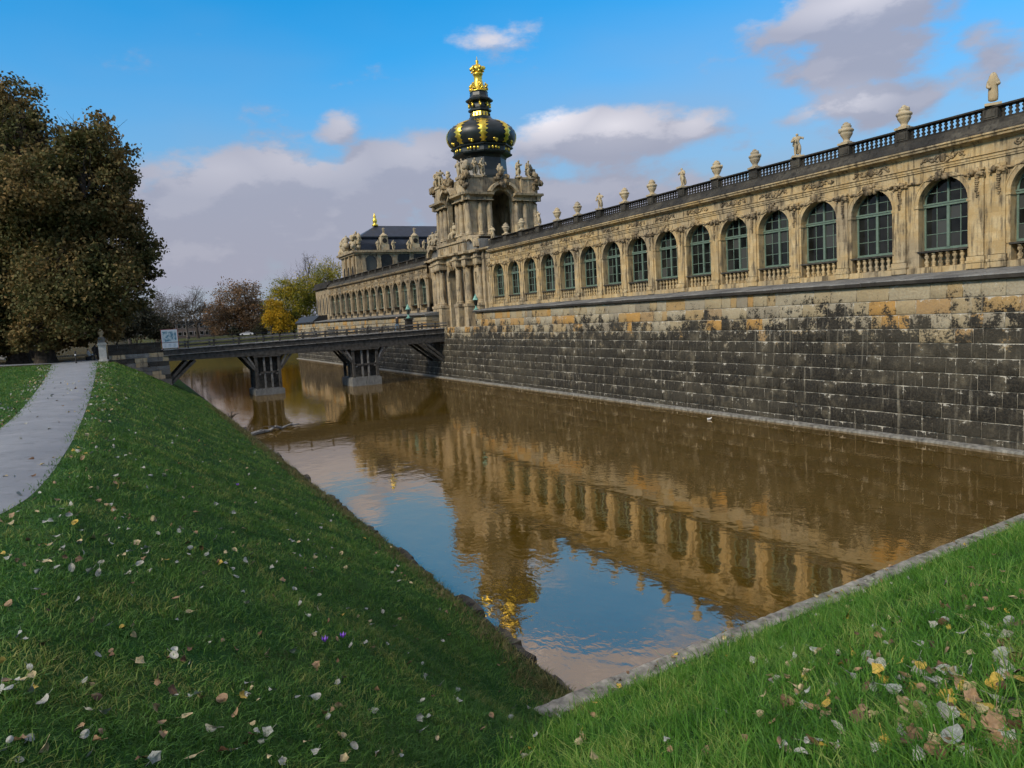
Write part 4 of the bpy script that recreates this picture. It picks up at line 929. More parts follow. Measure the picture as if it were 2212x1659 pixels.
# gilded eagles and crown
m = MB(); m.lathe([(1.1, 36.28), (1.15, 36.4), (.9, 36.55), (.7, 37.0), (.6, 37.6), (.52, 37.8), (.55, 38.35), (.68, 38.5), (.68, 38.66), (.55, 38.75)], (0, 0, -6.05), 12); m.build('crown_base', 'gold', gate, (0, 0, 0), True)
WING = lumps('gilded_scroll', 12, 'gold', 9, .12, .26, .42, .19); BALL = lumps('crown_bow', 13, 'gold', 7, .1, .16, .3, .16)
for k in range(6):
    a = k*math.pi/3+.3; put('gilded_scroll', WING, gate, (1.0*math.cos(a), 1.0*math.sin(a), 37.0-6.05), (0, 0, a)); put('crown_bow', BALL, gate, (.74*math.cos(a), .74*math.sin(a), 39.15-6.05), (0, 0, a))
m = MB(); m.lathe([(.5, 38.72), (.72, 39.0), (.75, 39.4), (.45, 39.7), (.2, 39.85), (.16, 40.0), (.22, 40.12), (.18, 40.3), (.05, 40.36), (.04, 40.75), (.01, 40.8)], (0, 0, -6.05), 12); m.build('crown', 'gold', gate, (0, 0, 0), True)
# statues standing on the attic of the gate
posn = [(-HS-.1, -4.0), (-HS-.1, -2.9), (-3.5, -HS-.1), (-2.5, -HS-.1), (2.6, -HS-.1), (4.0, -HS-.1), (-HS-.1, 2.9), (-HS-.1, 4.1)]
names = ['at the moat side near corner', 'near side of the moat cartouche', 'at the left end of the viewer side', 'left of the viewer side cartouche', 'right of the viewer side cartouche', 'at the right end of the viewer side', 'far side of the moat cartouche', 'at the moat side far corner']
for i, (a, b) in enumerate(posn):
    statue((GX+a, GY+b, 24.7), 'pale statue on the gate tower attic %s' % names[i], 'statues on the gate attic', FIG[i % 4], 2.15, math.radians(-90 if abs(a) > 4.5 else 0)+i*.2, plinth=True)
statue((XF-.35, GY-1.2, ZL2), 'seated stone figure above the gate arch on the near side', 'seated statues on the gate', SIT[0], 2.6, math.radians(-90), 'seated_statue', False)
for i, (dy, mat) in enumerate(((5.4, 0), (6.8, 1), (8.0, 0))):
    statue((XF-.1, GY+dy, ZL1+1.75 if dy < 7.5 else ZL1+.35), 'seated pale stone figure over the left gate shoulder, %s from the tower' % words[i], 'seated statues on the gate', SIT[mat], 2.4, math.radians(-90+i*35), 'seated_statue', False)
statue((XF+1.2, GY-8.8, SZ(16.05)), 'small pale statue on the balustrade just right of the gate', 'statues on the gallery balustrade', FIG[2], 1.6, math.radians(-60))

# ------------------------------------------------------------------ corner pavilion beyond the left gallery
PY0 = 161.0; c0 = at_y(767.5, 541, PY0); PX = c0[0]; PZC = c0[2]
PY1 = at_x(737, 556, PX)[1]
pav = thing('corner_pavilion', 'far corner pavilion with dark blue mansard roof behind the left gallery', 'pavilion', (PX, PY0, 6.0)); PLc = (-PX, -PY0, -6.0)
PXE = PX+42; zr1 = at_y(770, 510, PY0)[2]; zr2 = at_y(800, 491.5, PY0+9)[2]
m = MB(); m.box(PX, PXE, PY0, PY1, 6, PZC-.9); m.build('wall', 'stone_far', pav, PLc)
m = MB(); m.box(PX-.5, PXE, PY0-.5, PY1+.5, PZC-.9, PZC-.5); m.box(PX-.9, PXE, PY0-.9, PY1+.9, PZC-.5, PZC); m.build('cornice', 'stone_far', pav, PLc)
m = MB(); yb = (PY0+PY1)/2
def ring(i, z): return [(PX+i, PY0+i, z), (PXE, PY0+i, z), (PXE, PY1-i, z), (PX+i, PY1-i, z)]
rs = [ring(.8, PZC+.02), ring(1.1, PZC+(zr1-PZC)*.5), ring(1.9, zr1-.3), ring(1.5, zr1-.1), ring(1.5, zr1+.15), ring(2.0, zr1+.25)]
vs = [p for r in rs for p in r]+[(PX+6.8, yb, zr2), (PXE, yb, zr2)]
fs = [(j*4+i, j*4+(i+1) % 4, j*4+4+(i+1) % 4, j*4+4+i) for j in range(len(rs)-1) for i in range(4)]; b0 = (len(rs)-1)*4; t0 = len(rs)*4
fs += [(b0, b0+1, t0+1, t0), (b0+2, b0+3, t0, t0+1), (b0+3, b0, t0), (b0+1, b0+2, t0+1)]
m.add(vs, fs); roof = m.build('roof', 'slate', pav, PLc)
m = MB(); m.lathe([(.7, 0), (.75, .35), (.35, .5), (.45, .8), (.55, 1.3), (.42, 1.7), (.22, 1.9), (.36, 2.1), (.26, 2.4), (.08, 2.6), (.16, 2.8), (.02, 3.0)], (PX+6.8, yb, zr2-.1), 10); m.build('gilded_finial', 'gold', pav, PLc, True)
def oval_win(px, py, r):
    p = at_y(px, py, PY0)
    m = MB(); m.transform(lambda *a: a)
    m.lathe([(r+.35, 0), (r+.35, .25), (r, .25), (r, 0)], (0, 0, 0), 18); m.transform(lambda x, y, z: (x+p[0], PY0-z-.002, y*1.25+p[2]))
    w = m.build('window', 'stone_far', pav, PLc)
    m = MB(); m.lathe([(.01, 0), (r, 0), (r, .1), (.01, .1)], (0, 0, 0), 18); m.transform(lambda x, y, z: (x+p[0], PY0-z-.004, y*1.25+p[2])); m.build('pane', 'glass', w)
for px, py in ((801, 570), (834, 565), (872, 560), (906, 556)): oval_win(px, py, 1.5)
for i in range(3):
    yy = PY0+(PY1-PY0)*(.22+.28*i)
    m = MB(); m.box(PX-.1, PX-.01, yy-1.0, yy+1.0, PZC-9, PZC-4.2); m.arc_band(yy, PZC-4.2, .01, 1.0, PX-.1, PX-.01); w = m.build('window', 'dark', pav, PLc)
    m = MB(); m.box(PX-.35, PX, yy-1.9, yy-1.3, PZC-10, PZC-.91); m.build('pilaster', 'stone_carved', pav, PLc)
for px in (785, 818, 852, 888, 922):
    p = at_y(px, 560, PY0); m = MB(); m.box(p[0]-.45, p[0]+.45, PY0-.35, PY0, PZC-10, PZC-.91); m.build('pilaster', 'stone_far', pav, PLc)
for i, px in enumerate((832, 898.5)):
    p = at_y(px, 540, PY0); x = p[0]
    m = MB(); m.box(x-.95, x+.95, PY0-.2, PY0+1.6, PZC, PZC+1.3); m.box(x-.8, x+.8, PY0-.1, PY0+1.6, PZC+1.3, PZC+3.0); m.lathe([(.85, 0), (.95, .2), (.45, .6), (.2, .9)], (x, PY0+.4, PZC+3.0), 8)
    dm = m.build('dormer', 'statue', pav, PLc)
    m = MB(); m.lathe([(.01, 0), (.55, 0), (.55, .1), (.01, .1)], (0, 0, 0), 14); m.transform(lambda X_, y_, z_: (X_+x, PY0-.11-z_, y_+PZC+2.1)); m.build('pane', 'dark', dm)
    statue((x, PY0+.3, PZC+3.8), 'stone bust crowning the %s roof dormer of the far pavilion' % ('left', 'right')[i], 'statues on the far pavilion', FIG[i], 1.3, 0, 'statue', False)
for i, px in enumerate((817, 850, 883, 916, 928, 941)):
    p = at_y(px, 540, PY0); statue((p[0], PY0-.2, PZC), 'pale statue on the far pavilion parapet, %s from the left corner' % words[i], 'statues on the far pavilion', FIG[(i*3+1) % 4], 2.3 if i < 4 else 3.4, i*.4, 'statue', False)
GRP = lumps('sculpture_group', 301, 'statue', 22, .8, .8, 1.5, .6); GRP2 = lumps('sculpture_group', 302, 'statue', 30, .7, 3.0, 1.1, .62)
t = thing('sculpture_group', 'carved figure group on the near roof corner of the far pavilion', 'sculpture', (PX+.2, PY0+.2, PZC)); put('carving', GRP, t, (0, 0, 1.6)); put('carving', FIG[1], t, (.2, 0, .5), (0, 0, .5), 3.8)
t = thing('sculpture_group', 'long weathered sculpture group above the narrow left side of the far pavilion', 'sculpture', (PX, yb+2, PZC)); put('carving', GRP2, t, (0, 0, 1.2)); put('carving', FIG[2], t, (0, -1, .8), (0, 0, 2.5), 3.4); put('carving', FIG[3], t, (0, 2, .8), (0, 0, 1.5), 3)

# ------------------------------------------------------------------ wooden bridge
BY0, BY1 = 87.0, 91.6
br = thing('wooden_bridge', 'dark weathered timber footbridge on two trestle piers leading to the gate', 'bridge', (20, 89.3, 0)); BL = (-20, -89.3, 0)
def bpart(m, name, mat, parent=None, smooth=False): return m.build(name, mat, parent or br, BL if parent is None else (0, 0, 0), smooth)
def camb(x): return 4.42+0.0*x            # underside
def btop(x): return 5.22+0.014*(x-4)      # top of main beam
def deckz(x): return btop(x)+.62
XS = np.linspace(3.6, 36.2, 15)
for yy in (BY0+.18, (BY0+BY1)/2, BY1-.18):
    m = MB(); vs = []
    for x in XS:
        lo = camb(x)+.012*abs(x-20); vs += [(x, yy-.17, lo), (x, yy+.17, lo), (x, yy+.17, btop(x)), (x, yy-.17, btop(x))]
    m.add(vs, [(i*4+k, i*4+(k+1) % 4, i*4+4+(k+1) % 4, i*4+4+k) for i in range(14) for k in range(4)]+[(0, 1, 2, 3), (59, 58, 57, 56)]); bpart(m, 'main_beam', 'wood')
for yy, nm in ((BY0-.03, 'fascia_board'), (BY1-.06, 'fascia_board')):
    for a, b in zip(XS[:-1:2], XS[2::2]):
        m = MB(); m.beam((a+.01, yy, btop(a)+.30), (b-.01, yy, btop(b)+.30), .06, .50); bpart(m, nm, 'wood')
        m = MB(); m.beam((a+.01, yy-.03, btop(a)+.60), (b-.01, yy-.03, btop(b)+.60), .24, .07); bpart(m, 'edge_cap', 'wood_pale')
        m = MB(); m.beam((a+.01, yy-.05, btop(a)+.02), (b-.01, yy-.05, btop(b)+.02), .2, .05); bpart(m, 'edge_strip', 'wood_pale')
x = 3.6; PLK = MB(); PLK.box(-.095, .095, -(BY1-BY0)/2+.15, (BY1-BY0)/2-.15, -.03, .03); PLKM = PLK.mesh('deck_plank', 'wood_grey')
while x < 36.2: put('deck_plank', PLKM, br, (x-20, 0, deckz(x)-.02)); x += .2
POSTX = [6.1, 8.7, 11.3, 13.9, 15.72, 18.33, 20.9, 23.48, 26.0, 27.8, 30.1, 32.45, 34.7]
for side, yy in ((-1, BY0), (1, BY1)):
    for x in POSTX:
        m = MB(); b = btop(x); m.beam((x, yy-.10*-side*-1 if side < 0 else yy+.10, b-.05), (x, yy+(.02 if side < 0 else -.02), b+1.32), .2, .17, (1, 0, 0)); p = bpart(m, 'railing_post', 'wood')
        m = MB(); m.box(x-.09, x+.09, yy-.08, yy+.08, b+1.32, b+1.40); bpart(m, 'post_cap', 'iron', p)
    xs_ = [3.7]+POSTX+[36.3]
    for a, b in zip(xs_[:-1], xs_[1:]):
        for dz, hh in ((1.27, .15), (.92, .13)):
            m = MB(); m.beam((a, yy+.03*(-side), btop(a)+dz), (b, yy+.03*(-side), btop(b)+dz), .09, hh); bpart(m, 'handrail', 'wood_grey' if dz > 1 else 'wood')
# far-side taller iron railing seen behind
for a, b in zip(np.linspace(3.7, 34, 12), np.linspace(6.45, 36.7, 12)):
    m = MB(); m.beam((a, BY1-.35, deckz(a)+1.08), (b, BY1-.35, deckz(b)+1.08), .05, .05); m.beam((a, BY1-.35, deckz(a)), (a, BY1-.35, deckz(a)+1.08), .05, .05, (1, 0, 0)); bpart(m, 'iron_rail', 'iron')
def pier(xc, hw, zf):
    m = MB(); m.box(xc-hw-.22, xc+hw+.22, BY0+.0, BY1+.1, -.6, zf-.02); m.box(xc-hw-.05, xc+hw+.05, BY0+.1, BY1, zf-.02, zf+.10)
    ft = bpart(m, 'pier_footing', 'slab')
    for yy in (BY0+.25, (BY0+BY1)/2, BY1-.25):
        for s in (-1, 1):
            m = MB(); m.beam((xc+s*(hw-.15), yy, zf+.1), (xc+s*(hw-.15), yy, 4.45), .3, .3, (0, 1, 0)); bpart(m, 'pier_post', 'wood')
            m = MB(); m.beam((xc+s*(hw-.12), yy, 2.75), (xc+s*(hw+1.25), yy, 4.5), .24, .28, (0, 1, 0)); bpart(m, 'knee_brace', 'wood')
            m = MB(); m.beam((xc+s*(hw-.5), yy, 2.3), (xc+s*(hw+.7), yy, 4.45), .2, .2, (0, 1, 0)); bpart(m, 'knee_brace', 'wood_grey')
        m = MB(); m.beam((xc-hw+.3, yy, 2.55), (xc+hw-.3, yy, 2.55), .2, .22); bpart(m, 'cross_tie', 'wood')
    for s in (-.38, .38):
        m = MB(); m.beam((xc+s, BY0+.3, zf+.1), (xc+s, BY0+.3, 4.45), .2, .2, (0, 1, 0)); bpart(m, 'pier_post', 'wood_grey')
    m = MB(); m.box(xc-hw, xc+hw, BY0+1.2, BY0+1.3, zf+.1, 4.44); bpart(m, 'plank_screen', 'wood')
    m = MB(); m.box(xc-hw-.1, xc+hw+.1, BY0, BY1, 4.3, 4.46); bpart(m, 'cap_beam', 'wood')
pier(14.2, 1.4, .62); pier(25.5, 1.6, .95)
for yy in (BY0+.2, (BY0+BY1)/2, BY1-.2):
    for k in range(2):
        m = MB(); m.beam((4.15, yy, 2.7-k*.5), (5.9+k*.8, yy, 4.5), .26, .3, (0, 1, 0)); bpart(m, 'abutment_brace', 'wood')
        m = MB(); m.beam((35.7, yy, 2.6-k*.5), (33.3-k*.8, yy, 4.6), .26, .3, (0, 1, 0)); bpart(m, 'abutment_brace', 'wood')
# abutment
ab = thing('bridge_abutment', 'stepped stone abutment and dark parapet at the left bridge end', 'abutment', (1, 87, 5)); AL = (-1, -87, -5)
m = MB(); m.box(-1.5, 4.0, 87.1, 92.5, 0, 5.6); m.box(-1.5, 3.4, 87.12, 87.5, 5.6, 6.62); m.build('core', 'mortar', ab, AL)
for r in range(12):
    z0, z1 = -.1+.475*r, .375+.475*r; xe = 4.25-.018*r; x = -1.55+(r % 2)*.3
    while x < xe-.1:
        w = rg.uniform(.7, 1.5); x1 = min(x+w, xe)
        if xe-x1 < .25: x1 = xe
        m = MB(); m.box(x+.01, x1-.01, 86.98-rg.uniform(0, .05), 87.3, z0+.012, z1-.012); me = m.mesh('stone_block', rg.choice(['slab', 'stone_gate', 'slab', 'soot_band'])); put('stone_block', me, ab, AL); x = x1
for r in range(2):
    x = -1.55
    while x < 3.4:
        x1 = min(x+rg.uniform(.8, 1.3), 3.45)
        if 3.45-x1 < .3: x1 = 3.45
        m = MB(); m.box(x+.01, x1-.01, 87.0, 87.4, 5.62+.5*r, 6.11+.5*r); me = m.mesh('parapet_stone', 'soot'); put('parapet_stone', me, ab, AL); x = x1
m = MB(); m.box(-1.58, 3.5, 86.93, 87.56, 6.625, 6.72); m.build('parapet_coping', 'soot_band', ab, AL)
# gate pillar with urn at the end of the parapet
pl = thing('gate_pillar', 'pale square stone pillar topped by a vase at the path end', 'pillar', (-2.02, 87.1, 5.0))
m = MB(); m.box(-.42, .42, -.42, .42, 0, .25); m.box(-.34, .34, -.34, .34, .25, 1.75); m.box(-.44, .44, -.44, .44, 1.75, 1.9); m.box(-.36, .36, -.36, .36, 1.9, 2.0); m.build('shaft', 'white_stone', pl)
m = MB(); m.box(-.3, .3, -.3, .3, 2.0, 2.55); m.build('upper_block', 'slab', pl); put('vase', URN, pl, (0, 0, 2.55), (0, 0, 0), .72)
# information board
sg = thing('information_board', 'white information board with blue printed sheets at the left bridge end', 'sign', (4.35, 86.88, 5.9))
m = MB(); m.box(-.78, .78, 0, .05, .1, 2.05); m.build('panel', 'panel_white', sg)
m = MB(); m.box(-.82, -.785, -.01, .06, .0, 2.1); m.box(.785, .82, -.01, .06, .0, 2.1); m.box(-.78, .78, -.01, .06, 2.055, 2.1); m.build('frame', 'red_edge', sg)
def print_mat():
    mm, nt, b = new_mat('printed_sheet'); p = nd(nt, 'ShaderNodeTexCoord').outputs['Object']
    n = noise(nt, p, 3.0, 6.0); c = mixc(nt, sm(nt, n, .42, .58), (0.10, 0.24, 0.33), (0.58, 0.66, 0.68)); setp(nt, b, Base_Color=c, Roughness=.4); return mm
MAT['print'] = print_mat()
m = MB(); m.box(-.68, .66, -.008, -.001, .78, 1.86); m.build('printed_map', 'print', sg)
for i in range(3):
    m = MB(); m.box(-.7+i*.48, -.28+i*.48, -.008, -.001, .14, .62); m.build('notice_sheet', 'panel_white', sg)
    m = MB()
    for q in range(4): m.box(-.66+i*.48, -.42+i*.48+.05*(q % 2), -.014, -.009, .22+.09*q, .25+.09*q)
    m.build('printed_lines', 'print', sg)
m = MB(); m.box(-.78, .78, -.008, -.001, .66, .72); m.build('dark_rule', 'iron', sg)
m = MB()
for s in (-.7, .7): m.box(s-.04, s+.04, .05, .13, -.65, 1.9)
m.build('support_post', 'iron', sg)
# lanterns
def lantern(loc, ped, label):
    t = thing('lantern', label, 'lantern', loc, 'verdigris lanterns at the gate')
    z = 0
    if ped: m = MB(); m.box(-.4, .4, -.4, .4, 0, 1.5); m.box(-.5, .5, -.5, .5, 1.5, 1.72); m.build('stone_post', 'soot', t); z = 1.72
    m = MB(); m.lathe([(.28, 0), (.3, .12), (.12, .2), (.1, .42), (.16, .5)], (0, 0, z), 8); m.build('stem', 'verdigris', t)
    m = MB(); m.lathe([(.16, .5), (.3, 1.15)], (0, 0, z), 6); m.build('glass_housing', 'glass', t)
    m = MB(); m.lathe([(.36, 1.15), (.34, 1.22), (.2, 1.45), (.22, 1.5), (.1, 1.66), (.05, 1.7), (.07, 1.78), (.01, 1.85)], (0, 0, z), 8); m.build('roof', 'verdigris', t)
    return t
lantern((33.1, 92.1, 6.05), True, 'green copper lantern on a black stone post at the far side of the bridge end')
lantern((36.45, 78.3, 8.28), False, 'green copper lantern at the end of the right wall coping')
# ------------------------------------------------------------------ trees
def leaf_quads(C, size, rg, droop=.3):
    n = len(C); a = rg.normal(size=(n, 3)); a[:, 2] -= droop; a /= np.linalg.norm(a, axis=1, keepdims=True)
    t = rg.normal(size=(n, 3)); b = np.cross(a, t); b /= np.linalg.norm(b, axis=1, keepdims=True)
    s = (size*rg.uniform(.6, 1.35, n))[:, None]
    V = np.stack([C-a*s*.6, C+b*s*.42, C+a*s*.6, C-b*s*.42], 1).reshape(-1, 3)
    return V, np.arange(4*n).reshape(-1, 4)
def limb_chain(m, p0, p1, r0, r1, rg, n=5, wob=.08, sides=6):
    p0, p1 = np.array(p0, float), np.array(p1, float); L = np.linalg.norm(p1-p0); prev = p0; pts = [p0]
    for i in range(1, n+1):
        t = i/n; q = p0+(p1-p0)*t+rg.normal(0, wob*L*.5, 3)*(math.sin(t*math.pi)); q[2] += math.sin(t*math.pi)*wob*L*.6
        m.tube(prev, q, r0+(r1-r0)*(i-1)/n, r0+(r1-r0)*t, sides, False); prev = q; pts.append(q)
    return pts
def make_tree(name, label, base, lobes, fork, tr, leaf, nleaf, lsize, seed, bark='bark', twigs=14, group=None, cat='tree', clump=.30, shell=.5, bare=()):
    rg = np.random.default_rng(seed); base = np.array(base, float)
    t = thing(name, label, cat, tuple(base), group); m = MB()
    top = base+np.array([rg.normal(0, .3), rg.normal(0, .3), fork])
    m.lathe([(tr*1.7, -.3), (tr*1.25, .4), (tr, 1.5)], tuple(base), 9, caps=False)
    pts = limb_chain(m, base+np.array([0, 0, 1.4]), top, tr, tr*.75, rg, 4, .03, 9)
    allC = []; vol = sum(l[3]**2 for i, l in enumerate(lobes) if i not in bare) or 1
    for li, (x, y, z, r) in enumerate(lobes):
        c = np.array([x, y, z]); st = pts[-1] if z > top[2] else pts[2]
        lp = limb_chain(m, st, c, tr*.5, tr*.16, rg, 6, .10, 6)
        for k in range(twigs):
            d = rg.normal(size=3); d /= np.linalg.norm(d); d[2] = d[2]*.8+.15; s0 = lp[rg.integers(3, 7)]; e = c+d*r*rg.uniform(.65, 1.0)
            tp = limb_chain(m, s0, e, tr*.13, tr*.03, rg, 4, .12, 4)
            for q in range(4):
                e2 = tp[rg.integers(1, 5)]+rg.normal(0, r*.22, 3)+np.array([0, 0, r*.08]); p2 = limb_chain(m, tp[rg.integers(1, 4)], e2, tr*.05, tr*.015, rg, 2, .1, 3)
                if bark == 'bark_pale' or li in bare:
                    for w in range(3): limb_chain(m, p2[1], p2[-1]+rg.normal(0, r*.14, 3), tr*.022, tr*.008, rg, 1, 0, 3)
        if li in bare: continue
        n = int(nleaf*r*r/vol); nc = max(8, int(60*r/4)); d = rg.normal(size=(nc, 3)); d /= np.linalg.norm(d, axis=1, keepdims=True)
        cc = c+d*(r*rg.uniform(shell, 1.0, nc))[:, None]; w = rg.uniform(.3, 1, nc); idx = rg.choice(nc, n, p=w/w.sum())
        allC.append(cc[idx]+np.clip(rg.normal(size=(n, 3)), -1.5, 1.5)*r*clump*np.array([1, 1, .7])*rg.uniform(.4, 1, n)[:, None])
    m.build('trunk', bark, t, tuple(-base))
    if allC:
        C = np.concatenate(allC); C = C[C[:, 2] > base[2]+.5]; V, Fq = leaf_quads(C, lsize, rg)
        put('crown', np_mesh('crown', V-base, Fq, leaf, rg.random(len(Fq))), t)
    return t
def px_lobes(Y, L, dspread, seed):
    rg = random.Random(seed); out = []
    for (px, py, r) in L:
        p = at_y(px, py, Y+rg.uniform(-dspread, dspread)); k = np.linalg.norm(p-np.array([0, 0, CAMZ]))/FPX*.93; out.append((p[0], p[1], p[2], r*k))
    return out
def gbase(px, Y): x = at_y(px, 770, Y)[0]; return (x, Y, float(terr(x, Y))-.05)
TA = [(205, 318, 62), (150, 345, 62), (240, 392, 52), (170, 420, 95), (262, 470, 45), (285, 545, 55), (220, 520, 90), (120, 510, 110), (255, 620, 68), (160, 620, 100), (80, 620, 90), (215, 670, 50), (120, 690, 60), (60, 420, 80), (308, 590, 32), (275, 385, 20), (75, 722, 42), (140, 726, 38), (190, 716, 34), (235, 705, 30)]
make_tree('plane_tree', 'huge dark plane tree with browning leaves beside the path', gbase(98, 92), px_lobes(92, TA, 4, 1), 7.5, .85, 'leaf_plane', 98000, .31, 1, group='plane trees beside the path', clump=.26)
TB = [(15, 235, 60), (-45, 265, 90), (48, 285, 46), (75, 268, 20), (-80, 330, 120), (20, 330, 85), (-120, 470, 150), (10, 450, 110), (-60, 600, 140), (30, 620, 90), (20, 700, 60), (-90, 690, 90), (15, 735, 38), (-30, 730, 50)]
make_tree('plane_tree', 'tallest dark plane tree at the left edge, cut by the frame', gbase(40, 97), px_lobes(98, TB, 4, 2), 9, .95, 'leaf_plane', 76000, .33, 2, group='plane trees beside the path', clump=.26)
TC = [(150, 640, 60), (60, 650, 70), (-30, 640, 80), (100, 560, 90), (210, 690, 35), (0, 540, 90)]
make_tree('plane_tree', 'dark tree with thick trunk standing behind the big plane tree', gbase(62, 118), px_lobes(120, TC, 5, 3), 7, .7, 'leaf_plane', 22000, .5, 3, group='plane trees beside the path')
make_tree('bare_tree', 'leafless dark tree left of the low building', gbase(410, 268), px_lobes(268, [(440, 655, 30), (405, 650, 26), (455, 690, 22), (425, 630, 20)], 3, 4), 4, .45, 'leaf_grey', 0, .4, 4, 'bark_pale', 16, bare=(0, 1, 2, 3), group='bare park trees')
make_tree('bare_tree', 'leafless tree just right of the information board', gbase(432, 262), px_lobes(262, [(425, 648, 24), (440, 668, 24), (405, 672, 20), (430, 690, 18)], 2, 5), 4, .4, 'leaf_grey', 0, .4, 5, 'bark', 14, bare=(0, 1, 2, 3), group='bare park trees')
make_tree('bare_tree', 'thin bare tree beside the dark plane tree crown', gbase(338, 240), px_lobes(240, [(352, 640, 28), (335, 660, 30), (368, 665, 26), (345, 690, 26)], 3, 6), 3.5, .4, 'leaf_grey', 2500, .3, 6, 'bark_pale', 14, bare=(0, 2), group='bare park trees')
for i, (px, Y, h_, lab) in enumerate(((378, 300, 640, 'thin grey bare tree above the low building, leftmost of three'), (462, 305, 655, 'grey bare tree between the low building and the rust tree'), (285, 200, 640, 'grey bare tree rising behind the dark shrubs'), (565, 310, 645, 'pale bare tree between the rust and the yellow tree'))):
    make_tree('bare_tree', lab, gbase(px, Y), px_lobes(Y, [(px, h_+10, 24), (px-20, h_+30, 22), (px+20, h_+26, 22), (px, h_+48, 24)], 3, 60+i), 4, .42, 'leaf_grey', 1800, .4, 60+i, 'bark_pale', 12, bare=(0, 1), group='bare park trees')
make_tree('rust_tree', 'round rust brown tree with drooping branches in the park', gbase(520, 272), px_lobes(272, [(500, 650, 42), (535, 640, 36), (470, 680, 34), (550, 680, 38), (505, 690, 40), (535, 710, 26), (478, 712, 22)], 3, 7), 5, .5, 'leaf_rust', 17000, .44, 7, 'bark', 12, clump=.28)
make_tree('bare_tree', 'tall half bare tree rising above the yellow foliage', gbase(672, 275), px_lobes(275, [(655, 590, 42), (625, 610, 34), (690, 600, 40), (665, 560, 20), (635, 645, 40), (715, 585, 30)], 3, 8), 6, .55, 'leaf_yellow', 5200, .36, 8, 'bark', 16, bare=(0, 1, 3), group='bare park trees')
make_tree('yellow_tree', 'small golden yellow tree at the left foot of the autumn trees', gbase(592, 258), px_lobes(258, [(592, 665, 20), (585, 690, 18), (606, 685, 22), (600, 708, 16), (622, 700, 18)], 2, 19), 2.5, .25, 'leaf_gold', 7000, .40, 19, 'bark', 8, clump=.3)
make_tree('yellow_tree', 'bright yellow and green autumn tree right of the rust brown tree', gbase(640, 266), px_lobes(266, [(600, 655, 34), (588, 692, 24), (635, 650, 46), (670, 680, 42), (660, 625, 40), (620, 700, 28), (700, 640, 40), (612, 625, 26), (705, 600, 30)], 3, 9), 3.5, .4, 'leaf_yellow', 24000, .40, 9, 'bark', 10, clump=.28)
for i, (px, py, r, Y, lab) in enumerate(((300, 700, 38, 150, 'dark tangled shrub behind the parapet of the bridge end'), (255, 705, 34, 140, 'dense dark shrub left of the gate pillar'), (345, 712, 24, 160, 'low dark shrub behind the information board'), (560, 722, 16, 262, 'low brown hedge bush under the rust tree'), (505, 722, 12, 264, 'small bush left of the parked cars'), (610, 722, 16, 260, 'low dark green bush under the yellow tree'))):
    b = gbase(px, Y); L = px_lobes(Y, [(px, py-4, r), (px-r*.6, py+6, r*.7), (px+r*.6, py+4, r*.7), (px, py-r*.6, r*.6)], 2, 20+i)
    make_tree('park_shrub', lab, b, L, 1.5, .18, 'leaf_shrub', 6000, .3, 20+i, 'bark', 6, cat='shrub', group='dark shrubs in the park')
# distant wood that closes the horizon
rg = np.random.default_rng(77); n = 26000
xw = rg.uniform(-330, 170, n); yw = 390+rg.normal(0, 14, n)+np.abs(xw)*.1; hw_ = 9.5+3*np.sin(xw*.05)+1.8*np.sin(xw*.17+1)+1.2*np.sin(xw*.41)
C = np.stack([xw, yw, 5.2+hw_*rg.random(n)**.7], 1); V, Fq = leaf_quads(C, 1.1, rg)
tag(put('distant_wood', np_mesh('distant_wood', V, Fq, 'leaf_grey', rg.random(n))), 'far hazy line of leafless trees closing the park', 'wood', None, 'stuff')

# ------------------------------------------------------------------ far building, cars, small things
fb0, fb1 = at_y(352, 700, 330)[0], at_y(470, 700, 330)[0]; fz = at_y(410, 693, 330)[2]
fbd = thing('low_building', 'long low dark building with pale window bands behind the park trees', 'building', (fb0, 330, 5))
m = MB(); m.box(0, fb1-fb0, 0, 14, 0, fz-5-.6); m.build('wall', 'brick_far', fbd)
m = MB(); m.box(-.6, fb1-fb0+.6, -.6, 14.6, fz-5-.6, fz-5); m.build('roof', 'iron', fbd)
for i in range(9):
    for r in range(2):
        x0 = 1+(fb1-fb0-2)*i/9; m = MB(); m.box(x0, x0+1.5, -.1, -.01, 1.2+r*3, 2.8+r*3); w = m.build('window', 'render_far', fbd)
        m = MB(); m.box(x0+.15, x0+1.35, -.14, -.101, 1.35+r*3, 2.65+r*3); m.build('pane', 'glass', w)
tw0 = at_y(68+500/1.8228*0+262, 648, 300)[0]; tz = at_y(300, 650, 300)[2]
def car(loc, rz, paint, label):
    t = thing('parked_car', label, 'car', loc, 'parked cars', rz); m = MB()
    body = [(-2.1, .35), (-2.15, .75), (-1.95, .95), (-1.1, 1.0), (1.1, 1.0), (1.9, .88), (2.12, .7), (2.1, .35)]
    m.profile_x([(y, z) for y, z in body], -.85, .85); m.transform(lambda x, y, z: (x*(1 if z < .9 else .94), y, z)); m.build('body', paint, t)
    m = MB(); m.profile_x([(-1.75, 1.001), (-1.25, 1.42), (.35, 1.46), (1.15, 1.001)], -.72, .72); m.transform(lambda x, y, z: (x*(1-.16*(z-1)/.46), y, z)); m.build('cabin', 'glass', t)
    m = MB(); m.box(-.58, .58, -1.2, .35, 1.44, 1.49); m.build('roof', paint, t)
    for sx in (-1, 1):
        for yy in (-1.3, 1.3):
            m = MB(); m.lathe([(.33, -.1), (.33, .1)], (0, 0, 0), 14); m.transform(lambda x, y, z: (z+sx*.78, y+yy, x+.33)); w = m.build('wheel', 'rubber', t)
        m = MB(); m.box(sx*.62-.16, sx*.62+.16, 2.05, 2.14, .62, .76); m.build('headlight', 'panel_white', t)
    return t
